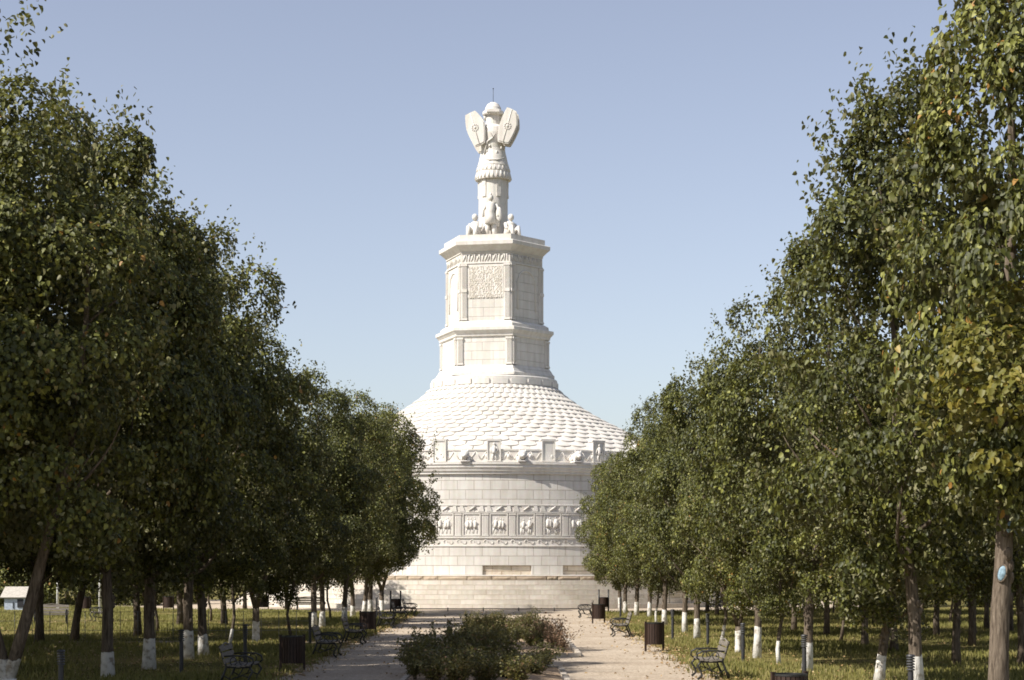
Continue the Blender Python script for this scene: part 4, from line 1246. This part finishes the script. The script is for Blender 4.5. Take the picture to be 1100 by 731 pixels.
edgeL = lambda y: PL + .14 * np.sin(y * 1.3) + .10 * np.sin(y * 3.1)
edgeR = lambda y: PR + .14 * np.sin(y * 1.3 + 2) + .10 * np.sin(y * 3.1 + 4)
gr = np.concatenate([
    lawn(330000, 4.3, 34, 28, 112, lambda x, y: inframe(x, y) & (x > edgeR(y) + rg.normal(.0, .22, len(x))) & (dist_mon(x, y) > 27.1)),
    lawn(330000, -36, -4.9, 28, 118, lambda x, y: inframe(x, y) & (x < edgeL(y) + rg.normal(.0, .22, len(x))) & (dist_mon(x, y) > 27.1) & (np.abs(y - 63.5 - .2 * np.sin(x * 1.3)) > .62))])
n = len(gr)
pat = np.sin(gr[:, 0] * .7 + 1.3 * np.sin(gr[:, 1] * .23)) + np.sin(gr[:, 1] * .41 + gr[:, 0] * .3)
keep = rg.uniform(0, 1, n) < .72 + .16 * pat
gr = gr[keep]; pat = pat[keep]; n = len(gr)
yaw = rg.uniform(0, TAU, n)
nr = norm(np.stack([np.cos(yaw), np.sin(yaw), rg.uniform(0, .3, n)], 1)); dn = norm(np.stack([rg.normal(0, .3, n), rg.normal(0, .3, n), np.ones(n)], 1))
hh = rg.uniform(.06, .17, n) * (1 + .25 * pat)
me = leaf_mesh('grass', gr, nr, dn, np.clip(hh, .05, .3), np.clip(rg.normal(.42, .2, n) - .10 * pat, 0, 1), M_GRASS, BLADE)
tag(link('grass', me), 'short yellowing grass of the lawns', 'grass', kind='stuff')

FL = LEAF * np.array([1, 1, 1.6])
m_ = 7000
x = np.concatenate([rg.uniform(-30, -5, m_), rg.uniform(4, 28, m_), rg.uniform(-5.4, 4.7, 700), edgeR(np.linspace(30, 100, 1500)) + rg.normal(.1, .35, 1500), edgeL(np.linspace(30, 100, 1500)) + rg.normal(-.1, .35, 1500)])
y = np.concatenate([30 + 60 * rg.uniform(0, 1, m_) ** 1.4, 30 + 60 * rg.uniform(0, 1, m_) ** 1.4, rg.uniform(30, 100, 700), np.linspace(30, 100, 1500), np.linspace(30, 100, 1500)])
k = inframe(x, y); x, y = x[k], y[k]; n = len(x)
pos = np.stack([x, y, .02 + rg.uniform(0, .05, n)], 1)
nr = norm(np.stack([rg.normal(0, .4, n), rg.normal(0, .4, n), np.ones(n)], 1)); dn = norm(np.stack([rg.normal(0, 1, n), rg.normal(0, 1, n), np.zeros(n)], 1))
me = leaf_mesh('fallen_leaves', pos, nr, dn, rg.uniform(.05, .10, n), rg.uniform(0, 1, n), M_FALL, FL)
tag(link('fallen_leaves', me), 'dry tan leaves fallen on lawn and path', 'fallen leaves', kind='stuff')

# ------------------------------------------------------------------ light, sky, camera
S_AZ, S_EL = -59.0, 44.5        # sun: degrees left of the way back to the camera, height
sun = bpy.data.lights.new('sun', 'SUN'); sun.energy = 5.0; sun.angle = R(.53); sun.color = (1.0, .945, .865)
so = bpy.data.objects.new('sun', sun); COL.objects.link(so)
d = Vector((math.sin(R(S_AZ)) * math.cos(R(S_EL)), -math.cos(R(S_AZ)) * math.cos(R(S_EL)), math.sin(R(S_EL))))
so.rotation_euler = d.to_track_quat('Z', 'Y').to_euler(); so.location = (0, 0, 60)
w = bpy.data.worlds.new('World'); SC.world = w; w.use_nodes = True
nt = w.node_tree; nt.nodes.clear()
sky = nt.nodes.new('ShaderNodeTexSky'); sky.sky_type = 'NISHITA'; sky.sun_disc = False
sky.sun_elevation = R(S_EL); sky.sun_rotation = math.atan2(d.x, d.y); sky.altitude = 100; sky.air_density = 1.0; sky.dust_density = 1.1; sky.ozone_density = 1.5
bg = nt.nodes.new('ShaderNodeBackground'); bg.inputs['Strength'].default_value = .094
ow = nt.nodes.new('ShaderNodeOutputWorld')
hs = nt.nodes.new('ShaderNodeHueSaturation'); hs.inputs['Saturation'].default_value = .66; hs.inputs['Hue'].default_value = .510
nt.links.new(sky.outputs[0], hs.inputs['Color']); mv = nt.nodes.new('ShaderNodeMix'); mv.data_type = 'RGBA'; mv.blend_type = 'MULTIPLY'; mv.inputs[0].default_value = 1; mv.inputs[7].default_value = (1.0, .992, 1.0, 1)
nt.links.new(hs.outputs[0], mv.inputs[6]); nt.links.new(mv.outputs[2], bg.inputs['Color']); nt.links.new(bg.outputs[0], ow.inputs['Surface'])
cam = bpy.data.cameras.new('camera'); cam.sensor_width = 36; cam.lens = F / 1100 * 36
cam.shift_y = (HOR - 365.5) / 1100; cam.clip_start = .5; cam.clip_end = 4000
co = bpy.data.objects.new('camera', cam); COL.objects.link(co); co.location = (0, 0, EYE); co.rotation_euler = (R(90), 0, 0)
SC.camera = co
vs_ = SC.view_settings; vs_.view_transform = 'Standard'; vs_.look = 'None'; vs_.exposure = .68; vs_.gamma = 1; vs_.use_curve_mapping = False
SC.cycles.use_denoising = True; SC.cycles.filter_width = 1.75
SC.cycles.max_bounces = 8; SC.cycles.diffuse_bounces = 4; SC.cycles.transmission_bounces = 4
